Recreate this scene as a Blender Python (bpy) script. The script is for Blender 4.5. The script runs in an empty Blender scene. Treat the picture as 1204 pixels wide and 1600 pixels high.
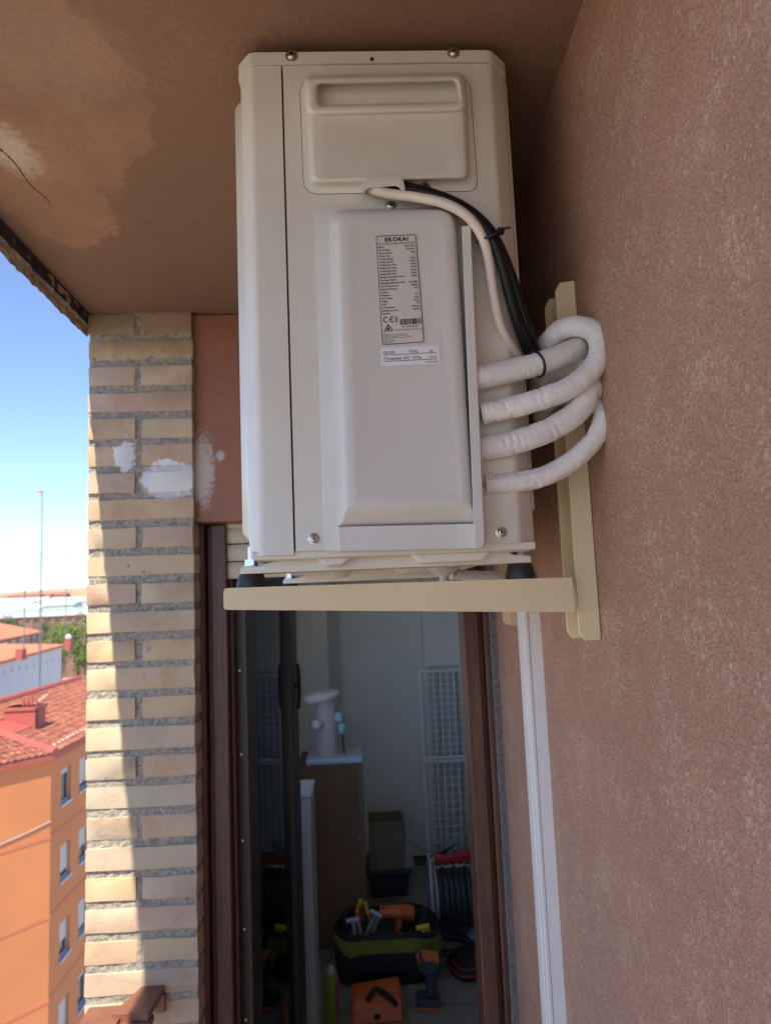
import bpy, math, random
from mathutils import Vector, Matrix, noise
R = math.radians
rnd = random.Random(7)
sc = bpy.context.scene
col = sc.collection

# ------------------------------------------------------------------ camera
F = 1150.0                      # focal length in photo pixels (1204 x 1600)
VX, VY, XV = 559.0, 938.0, 200.0   # vanishing point of depth; x of the vertical one
HC = 1.80                       # camera height above the balcony floor
_d = Vector((VX-602, VY-800, F))
_u = Vector((XV-602, (-F*F-(VX-602)*(XV-602))/(VY-800), F))
_d.normalize(); _u.normalize()
_r = _d.cross(_u)
def ray(px, py):
    c = Vector((px-602, py-800, F))
    return Vector((c.dot(_r), c.dot(_d), c.dot(_u)))
O = Vector((0, 0, HC))
def P(px, py, Y):  v = ray(px, py); return O + v*(Y/v.y)
def PX(px, py, X): v = ray(px, py); return O + v*(X/v.x)
def PZ(px, py, Z): v = ray(px, py); return O + v*((Z-HC)/v.z)
cam = bpy.data.cameras.new('camera')
cam.sensor_fit = 'HORIZONTAL'; cam.sensor_width = 36; cam.lens = F/1204*36
cam.clip_start = .02; cam.clip_end = 20000
cam.dof.use_dof = True; cam.dof.focus_distance = .95; cam.dof.aperture_fstop = 10.5
cam_o = bpy.data.objects.new('camera', cam); col.objects.link(cam_o)
X_ = Vector((_r.x, _d.x, _u.x)); Yd = Vector((_r.y, _d.y, _u.y)); Zf = Vector((_r.z, _d.z, _u.z))
m = Matrix((X_, -Yd, -Zf)).transposed().to_4x4(); m.translation = O
cam_o.matrix_world = m
sc.camera = cam_o

# ------------------------------------------------------------------ sky, sun, exposure
SUN = Vector((-.095, -.62, 1.0)).normalized()       # towards the sun
w = bpy.data.worlds.new('World'); sc.world = w; w.use_nodes = True
nt = w.node_tree; nt.nodes.clear()
sky = nt.nodes.new('ShaderNodeTexSky'); sky.sky_type = 'NISHITA'; sky.sun_disc = False
sky.sun_elevation = math.asin(SUN.z); sky.sun_rotation = math.atan2(SUN.x, SUN.y)
sky.altitude = 700; sky.air_density = .45; sky.dust_density = 0.0; sky.ozone_density = 1.0
bg = nt.nodes.new('ShaderNodeBackground'); bg.inputs[1].default_value = .14
wo = nt.nodes.new('ShaderNodeOutputWorld')
nt.links.new(sky.outputs[0], bg.inputs[0]); nt.links.new(bg.outputs[0], wo.inputs[0])
sun = bpy.data.lights.new('sun', 'SUN'); sun.energy = 3.0; sun.angle = R(.5); sun.color = (1, .87, .68)
sun_o = bpy.data.objects.new('sun', sun); col.objects.link(sun_o)
sun_o.rotation_euler = SUN.to_track_quat('Z', 'Y').to_euler(); sun_o.location = (-3, -6, 12)
sc.view_settings.view_transform = 'Standard'; sc.view_settings.look = 'None'
sc.view_settings.exposure = 1.66; sc.view_settings.gamma = 1.0
sc.cycles.max_bounces = 10; sc.cycles.diffuse_bounces = 6; sc.cycles.use_denoising = True
sc.cycles.transparent_max_bounces = 12; sc.cycles.sample_clamp_indirect = 6

# ------------------------------------------------------------------ mesh helpers
class MB:
    def __init__(s): s.v = []; s.f = []; s.uv = None
    def add(s, vs, fs):
        b = len(s.v); s.v += [tuple(p) for p in vs]; s.f += [tuple(i+b for i in f) for f in fs]; return s
    def box(s, x0, x1, y0, y1, z0, z1):
        return s.add([(x, y, z) for x in (x0, x1) for y in (y0, y1) for z in (z0, z1)],
                     [(0,1,3,2), (4,6,7,5), (0,4,5,1), (2,3,7,6), (0,2,6,4), (1,5,7,3)])
    def loft(s, rings, cap0=False, cap1=True, closed=True):
        n = len(rings[0]); vs = [p for r in rings for p in r]; fs = []
        for k in range(len(rings)-1):
            for i in range(n if closed else n-1):
                j = (i+1) % n
                fs.append((k*n+i, k*n+j, (k+1)*n+j, (k+1)*n+i))
        if cap0: fs.append(tuple(reversed(range(n))))
        if cap1: fs.append(tuple((len(rings)-1)*n+i for i in range(n)))
        return s.add(vs, fs)
    def cyl(s, a, b, r0, r1=None, n=12, caps=True):
        a = Vector(a); b = Vector(b); r1 = r0 if r1 is None else r1
        t = (b-a).normalized(); q = t.orthogonal().normalized(); p = t.cross(q)
        rr = [[c + (q*math.cos(2*math.pi*i/n) + p*math.sin(2*math.pi*i/n))*r for i in range(n)] for c, r in ((a, r0), (b, r1))]
        return s.loft(rr, caps, caps)
    def lathe(s, c, prof, n=20, axis='Z'):
        rings = []
        for r, h in prof:
            ring = []
            for i in range(n):
                a = 2*math.pi*i/n; x, y = r*math.cos(a), r*math.sin(a)
                ring.append(Vector(c) + (Vector((x, y, h)) if axis == 'Z' else Vector((x, h, y)) if axis == 'Y' else Vector((h, x, y))))
            rings.append(ring)
        return s.loft(rings, True, True)
    def ball(s, c, r, n=14, k=8, sz=1.0):
        c = Vector(c)
        return s.loft([[c + Vector((r*math.sin(t)*math.cos(2*math.pi*i/n), r*math.sin(t)*math.sin(2*math.pi*i/n), -r*sz*math.cos(t))) for i in range(n)]
                       for t in [math.pi*(.03+.94*j/k) for j in range(k+1)]], True, True)
    def sphereize(s): return s
    def build(s, name, mat, parent=None, smooth=None, bevel=0, seg=2):
        me = bpy.data.meshes.new(name); me.from_pydata(s.v, [], s.f)
        if s.uv:
            l = me.uv_layers.new(name='UVMap')
            for i, lp in enumerate(me.loops): l.data[i].uv = s.uv[lp.vertex_index]
        me.update()
        import bmesh
        bm = bmesh.new(); bm.from_mesh(me); bmesh.ops.recalc_face_normals(bm, faces=bm.faces); bm.to_mesh(me); bm.free()
        me.materials.append(mat)
        if smooth is not None:
            me.shade_smooth(); me.set_sharp_from_angle(angle=R(smooth))
        o = bpy.data.objects.new(name, me); col.objects.link(o)
        if parent is not None: attach(o, parent)
        if bevel:
            b = o.modifiers.new('bevel', 'BEVEL'); b.width = bevel; b.segments = seg; b.limit_method = 'ANGLE'; b.angle_limit = R(40)
            b.harden_normals = False
            me.shade_smooth(); me.set_sharp_from_angle(angle=R(smooth or 50))
        return o
def attach(o, parent):
    o.parent = parent
    if parent.type == 'EMPTY': o.matrix_parent_inverse = Matrix.Translation(-parent.location)
def tag(o, label, cat=None, group=None, kind=None):
    if label: o['label'] = label
    if cat: o['category'] = cat
    if group: o['group'] = group
    if kind: o['kind'] = kind
    return o
def thing(name, loc, label, cat, group=None):
    o = bpy.data.objects.new(name, None); col.objects.link(o); o.location = loc; o.empty_display_size = .05
    return tag(o, label, cat, group)
def struct(o): o['kind'] = 'structure'; return o
def box(name, x0, x1, y0, y1, z0, z1, mat, parent=None, bevel=0, seg=2):
    return MB().box(x0, x1, y0, y1, z0, z1).build(name, mat, parent, bevel=bevel, seg=seg)
def copy_tree(o, parent=None, loc=None):
    c = o.copy(); col.objects.link(c)
    if parent is not None: c.parent = parent
    if loc is not None: c.location = loc
    for ch in list(o.children): copy_tree(ch, c)
    return c
def catmull(pts, n=8):
    pts = [Vector(p) for p in pts]; out = []
    q = [pts[0]*2-pts[1]] + pts + [pts[-1]*2-pts[-2]]
    for i in range(1, len(q)-2):
        a, b, c, d = q[i-1:i+3]
        for k in range(n):
            t = k/n
            out.append(.5*((2*b) + (c-a)*t + (2*a-5*b+4*c-d)*t*t + (3*b-a-3*c+d)*t**3))
    return out + [pts[-1]]
def tube(pts, r, seg=14, n=8, rf=None, caps=True):
    pts = catmull(pts, n); mb = MB(); rings = []; uv = []
    t0 = (pts[1]-pts[0]).normalized(); q = t0.orthogonal().normalized(); s = 0
    for i, p in enumerate(pts):
        t = (pts[min(i+1, len(pts)-1)]-pts[max(i-1, 0)]).normalized()
        q = (q - t*q.dot(t)).normalized(); b = t.cross(q)
        if i: s += (p-pts[i-1]).length
        ring = []
        for k in range(seg):
            a = 2*math.pi*k/seg
            rr = r if rf is None else rf(s, a, r)
            ring.append(p + (q*math.cos(a)+b*math.sin(a))*rr); uv.append((s, k/seg))
        rings.append(ring)
    mb.loft(rings, caps, caps); mb.uv = uv
    return mb
def arcs(corners, rad, n=5):
    """round the corners of a 2-D polygon (list of pixel points)"""
    out = []; k = len(corners)
    for i in range(k):
        p = Vector(corners[i]); a = Vector(corners[i-1]); b = Vector(corners[(i+1) % k])
        r = rad[i] if isinstance(rad, (list, tuple)) else rad
        ra = min(r, (a-p).length*.48); rb = min(r, (b-p).length*.48)
        s = p + (a-p).normalized()*ra; e = p + (b-p).normalized()*rb
        for j in range(n+1):
            t = j/n; out.append((1-t)**2*s + 2*t*(1-t)*p + t*t*e)
    return out
def ringP(corners, rad, Y, n=5): return [P(p.x, p.y, Y) for p in arcs(corners, rad, n)]
def inset(c, l, t, r=None, b=None):
    """move a 4-corner pixel quad (tl,tr,br,bl) inwards"""
    r = l if r is None else r; b = t if b is None else b
    return [(c[0][0]+l, c[0][1]+t), (c[1][0]-r, c[1][1]+t), (c[2][0]-r, c[2][1]-b), (c[3][0]+l, c[3][1]-b)]
def prismP(pix, Y0, Y1, rad=0, n=4):
    pts = [Vector(p) for p in pix] if not rad else arcs(pix, rad, n)
    a = [P(p[0], p[1], Y0) for p in pts]; b = [Vector((q.x, Y1, q.z)) for q in a]
    return MB().loft([a, b], True, True)

# ------------------------------------------------------------------ material helpers
def newmat(name):
    mt = bpy.data.materials.new(name); mt.use_nodes = True
    n = mt.node_tree.nodes; return mt, mt.node_tree, n['Principled BSDF']
def N(t, kind, **kw):
    n = t.nodes.new(kind)
    for k, v in kw.items():
        if k in n.inputs.keys() if hasattr(n.inputs, 'keys') else False: n.inputs[k].default_value = v
        else: setattr(n, k, v)
    return n
def noise_n(t, scale, detail=4, rough=.6, vec=None, dist=0):
    n = t.nodes.new('ShaderNodeTexNoise'); n.inputs['Scale'].default_value = scale; n.inputs['Detail'].default_value = detail
    n.inputs['Roughness'].default_value = rough; n.inputs['Distortion'].default_value = dist
    if vec is not None: t.links.new(vec, n.inputs['Vector'])
    return n
def ramp(t, src, stops):
    n = t.nodes.new('ShaderNodeValToRGB'); e = n.color_ramp.elements
    while len(e) < len(stops): e.new(.5)
    for el, (p, c) in zip(e, stops):
        el.position = p; el.color = (*c, 1) if len(c) == 3 else c
    t.links.new(src, n.inputs[0]); return n.outputs[0]
def mixc(t, fac, a, b, mode='MIX'):
    n = t.nodes.new('ShaderNodeMix'); n.data_type = 'RGBA'; n.blend_type = mode
    for s, v in ((n.inputs[0], fac), (n.inputs[6], a), (n.inputs[7], b)):
        if hasattr(v, 'links'): t.links.new(v, s)
        else: s.default_value = v if not isinstance(v, tuple) else (*v, 1)
    return n.outputs[2]
def mth(t, op, a, b=None):
    n = t.nodes.new('ShaderNodeMath'); n.operation = op
    for s, v in ((n.inputs[0], a), (n.inputs[1], b)):
        if v is None: continue
        if hasattr(v, 'links'): t.links.new(v, s)
        else: s.default_value = v
    return n.outputs[0]
def pos(t):
    g = t.nodes.new('ShaderNodeNewGeometry'); return g.outputs['Position']
def objc(t):
    g = t.nodes.new('ShaderNodeTexCoord'); return g.outputs['Object']
def scaled(t, vec, s):
    n = t.nodes.new('ShaderNodeVectorMath'); n.operation = 'MULTIPLY'; t.links.new(vec, n.inputs[0]); n.inputs[1].default_value = s; return n.outputs[0]
def bump(t, b, h, strength=.3, dist=.01):
    n = t.nodes.new('ShaderNodeBump'); n.inputs['Strength'].default_value = strength; n.inputs['Distance'].default_value = dist
    t.links.new(h, n.inputs['Height']); t.links.new(n.outputs[0], b.inputs['Normal']); return n
def patch(t, p, c, half, nscale, amp, soft=.25):
    """0..1 mask round a point of the place, with a ragged edge"""
    s = t.nodes.new('ShaderNodeVectorMath'); s.operation = 'SUBTRACT'; t.links.new(p, s.inputs[0]); s.inputs[1].default_value = c
    v = scaled(t, s.outputs[0], tuple(1/h for h in half))
    l = t.nodes.new('ShaderNodeVectorMath'); l.operation = 'LENGTH'; t.links.new(v, l.inputs[0])
    nz = noise_n(t, nscale, 5, .65, p)
    d = mth(t, 'ADD', l.outputs['Value'], mth(t, 'MULTIPLY', mth(t, 'SUBTRACT', nz.outputs[0], .5), amp))
    r = t.nodes.new('ShaderNodeMapRange'); t.links.new(d, r.inputs[0])
    r.inputs[1].default_value = 1-soft; r.inputs[2].default_value = 1+soft; r.inputs[3].default_value = 1; r.inputs[4].default_value = 0
    return r.outputs[0]
def simple(name, c, rough=.5, var=.08, scale=8, metal=0, bmp=0, bscale=200, bdist=.002, spec=.5, rv=.15):
    mt, t, b = newmat(name)
    p = objc(t); nz = noise_n(t, scale, 5, .6, p)
    lo = tuple(max(0, x*(1-var)) for x in c); hi = tuple(min(1, x*(1+var)) for x in c)
    t.links.new(ramp(t, nz.outputs[0], [(.3, lo), (.7, hi)]), b.inputs['Base Color'])
    t.links.new(ramp(t, nz.outputs[0], [(.2, (rough*(1-rv),)*3), (.8, (min(1, rough*(1+rv)),)*3)]), b.inputs['Roughness'])
    b.inputs['Metallic'].default_value = metal; b.inputs['Specular IOR Level'].default_value = spec
    if bmp: bump(t, b, noise_n(t, bscale, 3, .6, p).outputs[0], bmp, bdist)
    return mt
def stucco(name, base, lit_fleck, scale=110, bst=.6, big=.12):
    mt, t, b = newmat(name); p = pos(t)
    n1 = noise_n(t, scale, 3, .55, p, 1.6); n2 = noise_n(t, scale*2.6, 2, .5, p, .6); n3 = noise_n(t, 3.0, 4, .6, p); n4 = noise_n(t, 14, 3, .6, p)
    amt = mth(t, 'ADD', n1.outputs[0], mth(t, 'MULTIPLY', mth(t, 'SUBTRACT', n4.outputs[0], .5), .42))
    fm = ramp(t, amt, [(.55, (0,0,0)), (.64, (1,1,1))])
    bc = ramp(t, n3.outputs[0], [(.3, tuple(x*(1-big) for x in base)), (.7, tuple(x*(1+big) for x in base))])
    fine = ramp(t, n2.outputs[0], [(.35, (.78,)*3), (.65, (1.14,)*3)])
    bc = mixc(t, 1.0, bc, fine, 'MULTIPLY')
    t.links.new(mixc(t, mth(t, 'MULTIPLY', fm, .52), bc, lit_fleck), b.inputs['Base Color'])  # paler flecks put into colour the skylight caught by raised grains
    b.inputs['Roughness'].default_value = .62; b.inputs['Specular IOR Level'].default_value = .35
    h = mth(t, 'ADD', amt, mth(t, 'MULTIPLY', n2.outputs[0], .35))
    bump(t, b, h, 1.0, .0055)
    return mt

M = {}
M['ac'] = simple('cream enamelled steel', (.69, .655, .575), .26, .045, 6, rv=.04)
M['cover'] = simple('light grey plastic cover', (.66, .64, .595), .36, .03, 4, bmp=.02, bscale=900, rv=.06)
M['dark'] = simple('dark gap', (.02, .02, .02), .8)
M['bracket'] = simple('beige powder coated steel', (.74, .60, .37), .4, .04, 6, bmp=.03, bscale=500)
M['weld'] = simple('painted weld bead', (.78, .68, .50), .35, .1, 80, bmp=.3, bscale=250)
M['rubber'] = simple('black rubber', (.018, .019, .022), .5, .2, 40)
M['zinc'] = simple('zinc plated steel', (.62, .66, .70), .3, .08, 60, metal=1)
M['screw'] = simple('steel screw', (.55, .54, .52), .28, .1, 90, metal=1)
M['black_cable'] = simple('black cable sheath', (.008, .008, .010), .42, .2, 30, spec=.3)
M['white_cable'] = simple('off white cable sheath', (.72, .65, .55), .45, .06, 20)
M['ink'] = simple('black print', (.015, .015, .015), .5)
M['sticker'] = simple('white sticker paper', (.80, .80, .82), .45, .02, 5)
M['plate'] = simple('silver grey label film', (.66, .62, .565), .4, .02, 5)
M['copper'] = simple('copper', (.72, .33, .16), .35, .15, 60, metal=1)
M['drain'] = simple('grey plastic drain', (.62, .58, .54), .5)
M['trunk'] = simple('white plastic trunking', (.80, .78, .76), .35, .03, 5)
M['shutter'] = simple('cream shutter slat', (.66, .57, .40), .5, .06, 9)
M['wood'] = None
M['rail'] = simple('oxide red painted rail', (.21, .085, .06), .38, .18, 30, bmp=.15, bscale=90)
def wood():
    mt, t, b = newmat('varnished brown door wood'); p = pos(t)
    v = scaled(t, p, (60, 60, 4)); n = noise_n(t, 1.0, 6, .6, v, 1.5); n2 = noise_n(t, 9, 3, .6, p)
    c = ramp(t, n.outputs[0], [(.3, (.07, .026, .015)), (.55, (.125, .052, .030)), (.8, (.18, .08, .045))])
    t.links.new(mixc(t, .5, c, ramp(t, n2.outputs[0], [(.3, (.7,)*3), (.7, (1.15,)*3)]), 'MULTIPLY'), b.inputs['Base Color'])
    b.inputs['Roughness'].default_value = .42; bump(t, b, n.outputs[0], .15, .002); return mt
M['wood'] = wood()
def glass():
    mt = bpy.data.materials.new('door glass'); mt.use_nodes = True; t = mt.node_tree; t.nodes.clear()
    o = t.nodes.new('ShaderNodeOutputMaterial'); g = t.nodes.new('ShaderNodeBsdfGlossy'); g.inputs['Roughness'].default_value = .01
    tr = t.nodes.new('ShaderNodeBsdfTransparent'); tr.inputs[0].default_value = (.9, .95, .93, 1)
    f = t.nodes.new('ShaderNodeFresnel'); f.inputs[0].default_value = 1.5; mx = t.nodes.new('ShaderNodeMixShader')
    t.links.new(f.outputs[0], mx.inputs[0]); t.links.new(tr.outputs[0], mx.inputs[1]); t.links.new(g.outputs[0], mx.inputs[2]); t.links.new(mx.outputs[0], o.inputs[0])
    return mt
M['glass'] = glass()
def wrap():
    mt, t, b = newmat('white woven pipe wrap')
    tc = t.nodes.new('ShaderNodeTexCoord'); uv = tc.outputs['UV']
    w1 = t.nodes.new('ShaderNodeTexWave'); w1.inputs['Scale'].default_value = 1; w1.bands_direction = 'X'; t.links.new(scaled(t, uv, (150, 1, 1)), w1.inputs[0])
    w2 = t.nodes.new('ShaderNodeTexWave'); w2.inputs['Scale'].default_value = 1; w2.bands_direction = 'Y'; t.links.new(scaled(t, uv, (1, 15, 1)), w2.inputs[0])
    p = pos(t); n = noise_n(t, 60, 4, .6, p); n2 = noise_n(t, 18, 4, .6, p)
    h = mth(t, 'ADD', mth(t, 'ADD', mth(t, 'MULTIPLY', w1.outputs['Fac'], .35), mth(t, 'MULTIPLY', w2.outputs['Fac'], .35)), mth(t, 'MULTIPLY', n.outputs[0], 1.1))
    bump(t, b, h, .6, .0015)
    t.links.new(ramp(t, n2.outputs[0], [(.25, (.74, .70, .65)), (.6, (.90, .87, .83))]), b.inputs['Base Color']); b.inputs['Roughness'].default_value = .55
    return mt
M['wrap'] = wrap()

# ================================================================== THE BALCONY
ZC = PZ(215, 490, HC+.742).z                       # ceiling height
YP, YB = 1.80, 1.88                                # pillar front, door plane
def wallx(Y): return .3165 + .033*(Y-.97)          # the side wall is not quite square to the door
NEAR = -3.2

# ---- side wall
M['wall'] = stucco('rough terracotta stucco', (.49, .275, .19), (.70, .56, .41), 160, .85, .10)
t_ = .25
ws = MB().add([(wallx(NEAR), NEAR, -.2), (wallx(YB), YB, -.2), (wallx(YB)+t_, YB, -.2), (wallx(NEAR)+t_, NEAR, -.2),
               (wallx(NEAR), NEAR, 3.0), (wallx(YB), YB, 3.0), (wallx(YB)+t_, YB, 3.0), (wallx(NEAR)+t_, NEAR, 3.0)],
              [(0,1,2,3), (4,7,6,5), (0,4,5,1), (1,5,6,2), (2,6,7,3), (3,7,4,0)]).build('side_wall', M['wall'])
tag(ws, 'rough terracotta stucco side wall that carries the air conditioner brackets', 'wall')

# ---- ceiling slab with repaired patches
def ceiling_mat():
    mt, t, b = newmat('old brown painted ceiling'); p = pos(t)
    n1 = noise_n(t, 5, 6, .65, p); n2 = noise_n(t, 150, 5, .7, p, .5); n3 = noise_n(t, 1.7, 4, .6, p)
    c = ramp(t, n3.outputs[0], [(.3, (.215, .122, .078)), (.7, (.265, .15, .095))])
    a = PZ(40, 150, ZC); k1 = patch(t, p, tuple(a), (.165, .25, 9), 9, .85, .035)
    a2 = PZ(75, 310, ZC); k2 = patch(t, p, tuple(a2), (.10, .17, 9), 14, 1.0, .05)
    c = mixc(t, mth(t, 'MAXIMUM', k1, k2), c, ramp(t, n1.outputs[0], [(.3, (.25, .14, .09)), (.7, (.43, .24, .145))]))
    a3 = PZ(60, 75, ZC); k3 = patch(t, p, tuple(a3), (.10, .10, 9), 22, 1.2, .4)
    c = mixc(t, mth(t, 'MULTIPLY', k3, .45), c, (.40, .27, .19))
    a4 = PZ(18, 235, ZC); k4 = patch(t, p, tuple(a4), (.03, .06, 9), 70, 2.4, .5)
    c = mixc(t, mth(t, 'MULTIPLY', k4, .6), c, (.72, .66, .55))
    w = noise_n(t, 9, 6, .7, p, 2.5); cr = ramp(t, w.outputs[0], [(.488, (0,0,0)), (.497, (1,1,1)), (.503, (1,1,1)), (.512, (0,0,0))])
    gate = ramp(t, n3.outputs[0], [(.5, (0,0,0)), (.62, (1,1,1))])
    c = mixc(t, mth(t, 'MULTIPLY', mth(t, 'MULTIPLY', cr, gate), .35), c, (.42, .30, .21))
    t.links.new(mixc(t, .6, c, ramp(t, n2.outputs[0], [(.3, (.74,)*3), (.7, (1.16,)*3)]), 'MULTIPLY'), b.inputs['Base Color'])
    b.inputs['Roughness'].default_value = .85
    bump(t, b, mth(t, 'ADD', mth(t, 'MULTIPLY', n2.outputs[0], .5), mth(t, 'ADD', n1.outputs[0], mth(t, 'MULTIPLY', k1, .5))), .35, .006)
    return mt
M['ceil'] = ceiling_mat()
XE = PZ(0, 340, ZC).x
def xend(Y): return wallx(Y)
c0 = MB().add([(XE, NEAR, ZC), (XE, YB+.3, ZC), (wallx(YB)+.01, YB+.3, ZC), (wallx(NEAR)+.01, NEAR, ZC),
               (XE, NEAR, ZC+.2), (XE, YB+.3, ZC+.2), (wallx(YB)+.01, YB+.3, ZC+.2), (wallx(NEAR)+.01, NEAR, ZC+.2)],
              [(0,1,2,3), (4,7,6,5), (0,4,5,1), (1,5,6,2), (2,6,7,3), (3,7,4,0)]).build('ceiling', M['ceil'])
struct(c0)
M['spall'] = simple('bare grey render in a crack', (.10, .065, .045), .9, .35, 60, bmp=.6, bscale=160)
def ceil_strip(name, pix, mat, th, parent):
    a = [PZ(x, y, ZC+.001) for x, y in pix]; b = [Vector((q.x, q.y, ZC-th)) for q in a]
    return MB().loft([a, b], True, True).build(name, mat, parent)
ck = [Vector((x, y, 0)) for x, y in ((-22, 212), (2, 233), (22, 252), (36, 272), (52, 292), (62, 300), (75, 312), (77, 321))]
ck = catmull(ck, 9); up_, dn_ = [], []
for i, q in enumerate(ck):
    j1, j2 = noise.noise(Vector((i*.9, 1, 3)))*2.2, noise.noise(Vector((i*.6, 4, 3)))
    wd_ = (.35+1.5*max(0, j2+.25))*(1-i/len(ck)*.6); up_.append((q.x+j1+wd_, q.y+j1-wd_)); dn_.append((q.x+j1-wd_, q.y+j1+wd_))
ceil_strip('crack', up_+dn_[::-1], M['spall'], .0005, c0)
# ---- slab edge: inner lip face coloured dark for its shade, and a rough mortar lip
M['lipshade'] = simple('shade dark lip face', (.05, .035, .028), .95, .3, 30, bmp=.5, bscale=80)
M['lip'] = simple('crumbling sandy mortar', (.42, .33, .23), .95, .45, 55, bmp=.9, bscale=140, bdist=.006)
XG, XL_ = XE-.003, -.661
zg = PX(0, 367, XG).z; zo = PX(0, 396, XL_).z
Ys = [NEAR + (YP+.02-NEAR)*i/300 for i in range(301)]
def jag(x, z, y, a): return Vector((x + noise.noise(Vector((y*45, x*50, z*60)))*a + noise.noise(Vector((y*120, x*90, z*90)))*a*.5, y, z + noise.noise(Vector((y*55, x*80, 5)))*a + noise.noise(Vector((y*140, x*90, 8)))*a*.6))
g = MB(); prof = [(XE+.003, ZC+.003), (XG-.001, ZC-.004), (XG, (ZC+zg)/2), (XG, zg)]
g.loft([[jag(x, z, y, .003) for x, z in prof] for y in Ys], False, False, closed=False)
struct(g.build('lip_shade_face', M['lipshade'], c0))
g = MB(); prof = [(XG-.0015, ZC+.1), (XG-.0015, zg+.001), (XG-.006, zg-.004), ((XG+XL_)/2, (zg+zo)/2-.004), (XL_+.004, zo-.002), (XL_, zo+.004), (XL_-.002, ZC+.06), (XL_, ZC+.22), (XG, ZC+.22)]
g.loft([[jag(x, z, y, .005) for x, z in prof] for y in Ys], True, True)
struct(g.build('slab_edge', M['lip'], c0))
# floor of the balcony and the floors above
M['floor'] = simple('grey floor tile', (.34, .325, .31), .6, .12, 9)
struct(box('balcony_floor', -.66, wallx(NEAR)+.1, NEAR, YB+.05, -.18, 0, M['floor']))
struct(box('upper_storey', -.60, 3.0, NEAR-.2, 6.2, ZC+.23, ZC+3.4, M['wall']))

# ---- brick pillar
COURSE = .0675; BH = .0495
XP0, XP1 = P(135, 1050, YP).x, P(304.5, 1050, YP).x
WP = XP1-XP0
pA = P(194, 713, YP); pB = P(262, 748, YP); pC = P(313, 735, YP+.022)
def brick_mat():
    mt, t, b = newmat('yellow facing brick'); p = pos(t)
    oi = t.nodes.new('ShaderNodeObjectInfo'); rn = oi.outputs['Random']
    base = ramp(t, rn, [(0, (.52, .385, .235)), (.22, (.50, .415, .30)), (.42, (.52, .375, .28)), (.62, (.54, .425, .28)), (.82, (.50, .36, .26)), (1, (.48, .42, .325))])
    add = t.nodes.new('ShaderNodeVectorMath'); add.operation = 'ADD'; t.links.new(p, add.inputs[0])
    cb = t.nodes.new('ShaderNodeCombineXYZ'); t.links.new(mth(t, 'MULTIPLY', rn, 40), cb.inputs[0]); t.links.new(cb.outputs[0], add.inputs[1])
    n1 = noise_n(t, 11, 5, .6, add.outputs[0]); n2 = noise_n(t, 90, 4, .65, p); n3 = noise_n(t, 28, 4, .6, add.outputs[0], .8)
    c = mixc(t, 1.0, base, ramp(t, n1.outputs[0], [(.28, (.86, .78, .71)), (.48, (1, 1, 1)), (.7, (1.08, 1.05, 1.0))]), 'MULTIPLY')
    c = mixc(t, ramp(t, n3.outputs[0], [(.64, (0,0,0)), (.78, (.5,)*3)]), c, (.20, .13, .075))
    c = mixc(t, ramp(t, n2.outputs[0], [(.68, (0,0,0)), (.74, (.85,)*3)]), c, (.07, .05, .033))
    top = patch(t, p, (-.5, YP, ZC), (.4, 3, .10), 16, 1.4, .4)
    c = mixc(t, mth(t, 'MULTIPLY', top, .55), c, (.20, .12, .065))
    pm = mth(t, 'MAXIMUM', patch(t, p, tuple(pA+Vector((0, 0, .004))), (.026, .3, .04), 60, 1.8, .06), patch(t, p, tuple(pB), (.064, .3, .048), 60, 1.0, .06))
    c = mixc(t, pm, c, (.74, .745, .76))
    t.links.new(c, b.inputs['Base Color']); b.inputs['Roughness'].default_value = .82; b.inputs['Specular IOR Level'].default_value = .3
    bump(t, b, mth(t, 'ADD', n2.outputs[0], mth(t, 'MULTIPLY', n3.outputs[0], .6)), .35, .003)
    return mt
def mortar_mat():
    mt, t, b = newmat('rough grey mortar'); p = pos(t)
    n1 = noise_n(t, 130, 5, .7, p); n2 = noise_n(t, 35, 4, .6, p)
    c = ramp(t, n1.outputs[0], [(.3, (.17, .155, .135)), (.5, (.34, .31, .265)), (.72, (.50, .465, .40))])
    pm = mth(t, 'MAXIMUM', patch(t, p, tuple(pA+Vector((.004, 0, 0))), (.024, .3, .038), 70, 1.3, .06), mth(t, 'MULTIPLY', patch(t, p, tuple(pB+Vector((.004, 0, -.004))), (.07, .3, .05), 60, 1.0, .1), .8))
    c = mixc(t, pm, c, (.72, .725, .74))
    t.links.new(c, b.inputs['Base Color']); b.inputs['Roughness'].default_value = .95
    bump(t, b, mth(t, 'ADD', n1.outputs[0], n2.outputs[0]), .8, .006)
    return mt
M['brick'] = brick_mat(); M['mortar'] = mortar_mat()
pil = thing('brick_pillar', ((XP0+XP1)/2, YP+.06, 0), 'yellow brick pillar with grey mortar and white paint spots beside the door', 'pillar')
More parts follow.
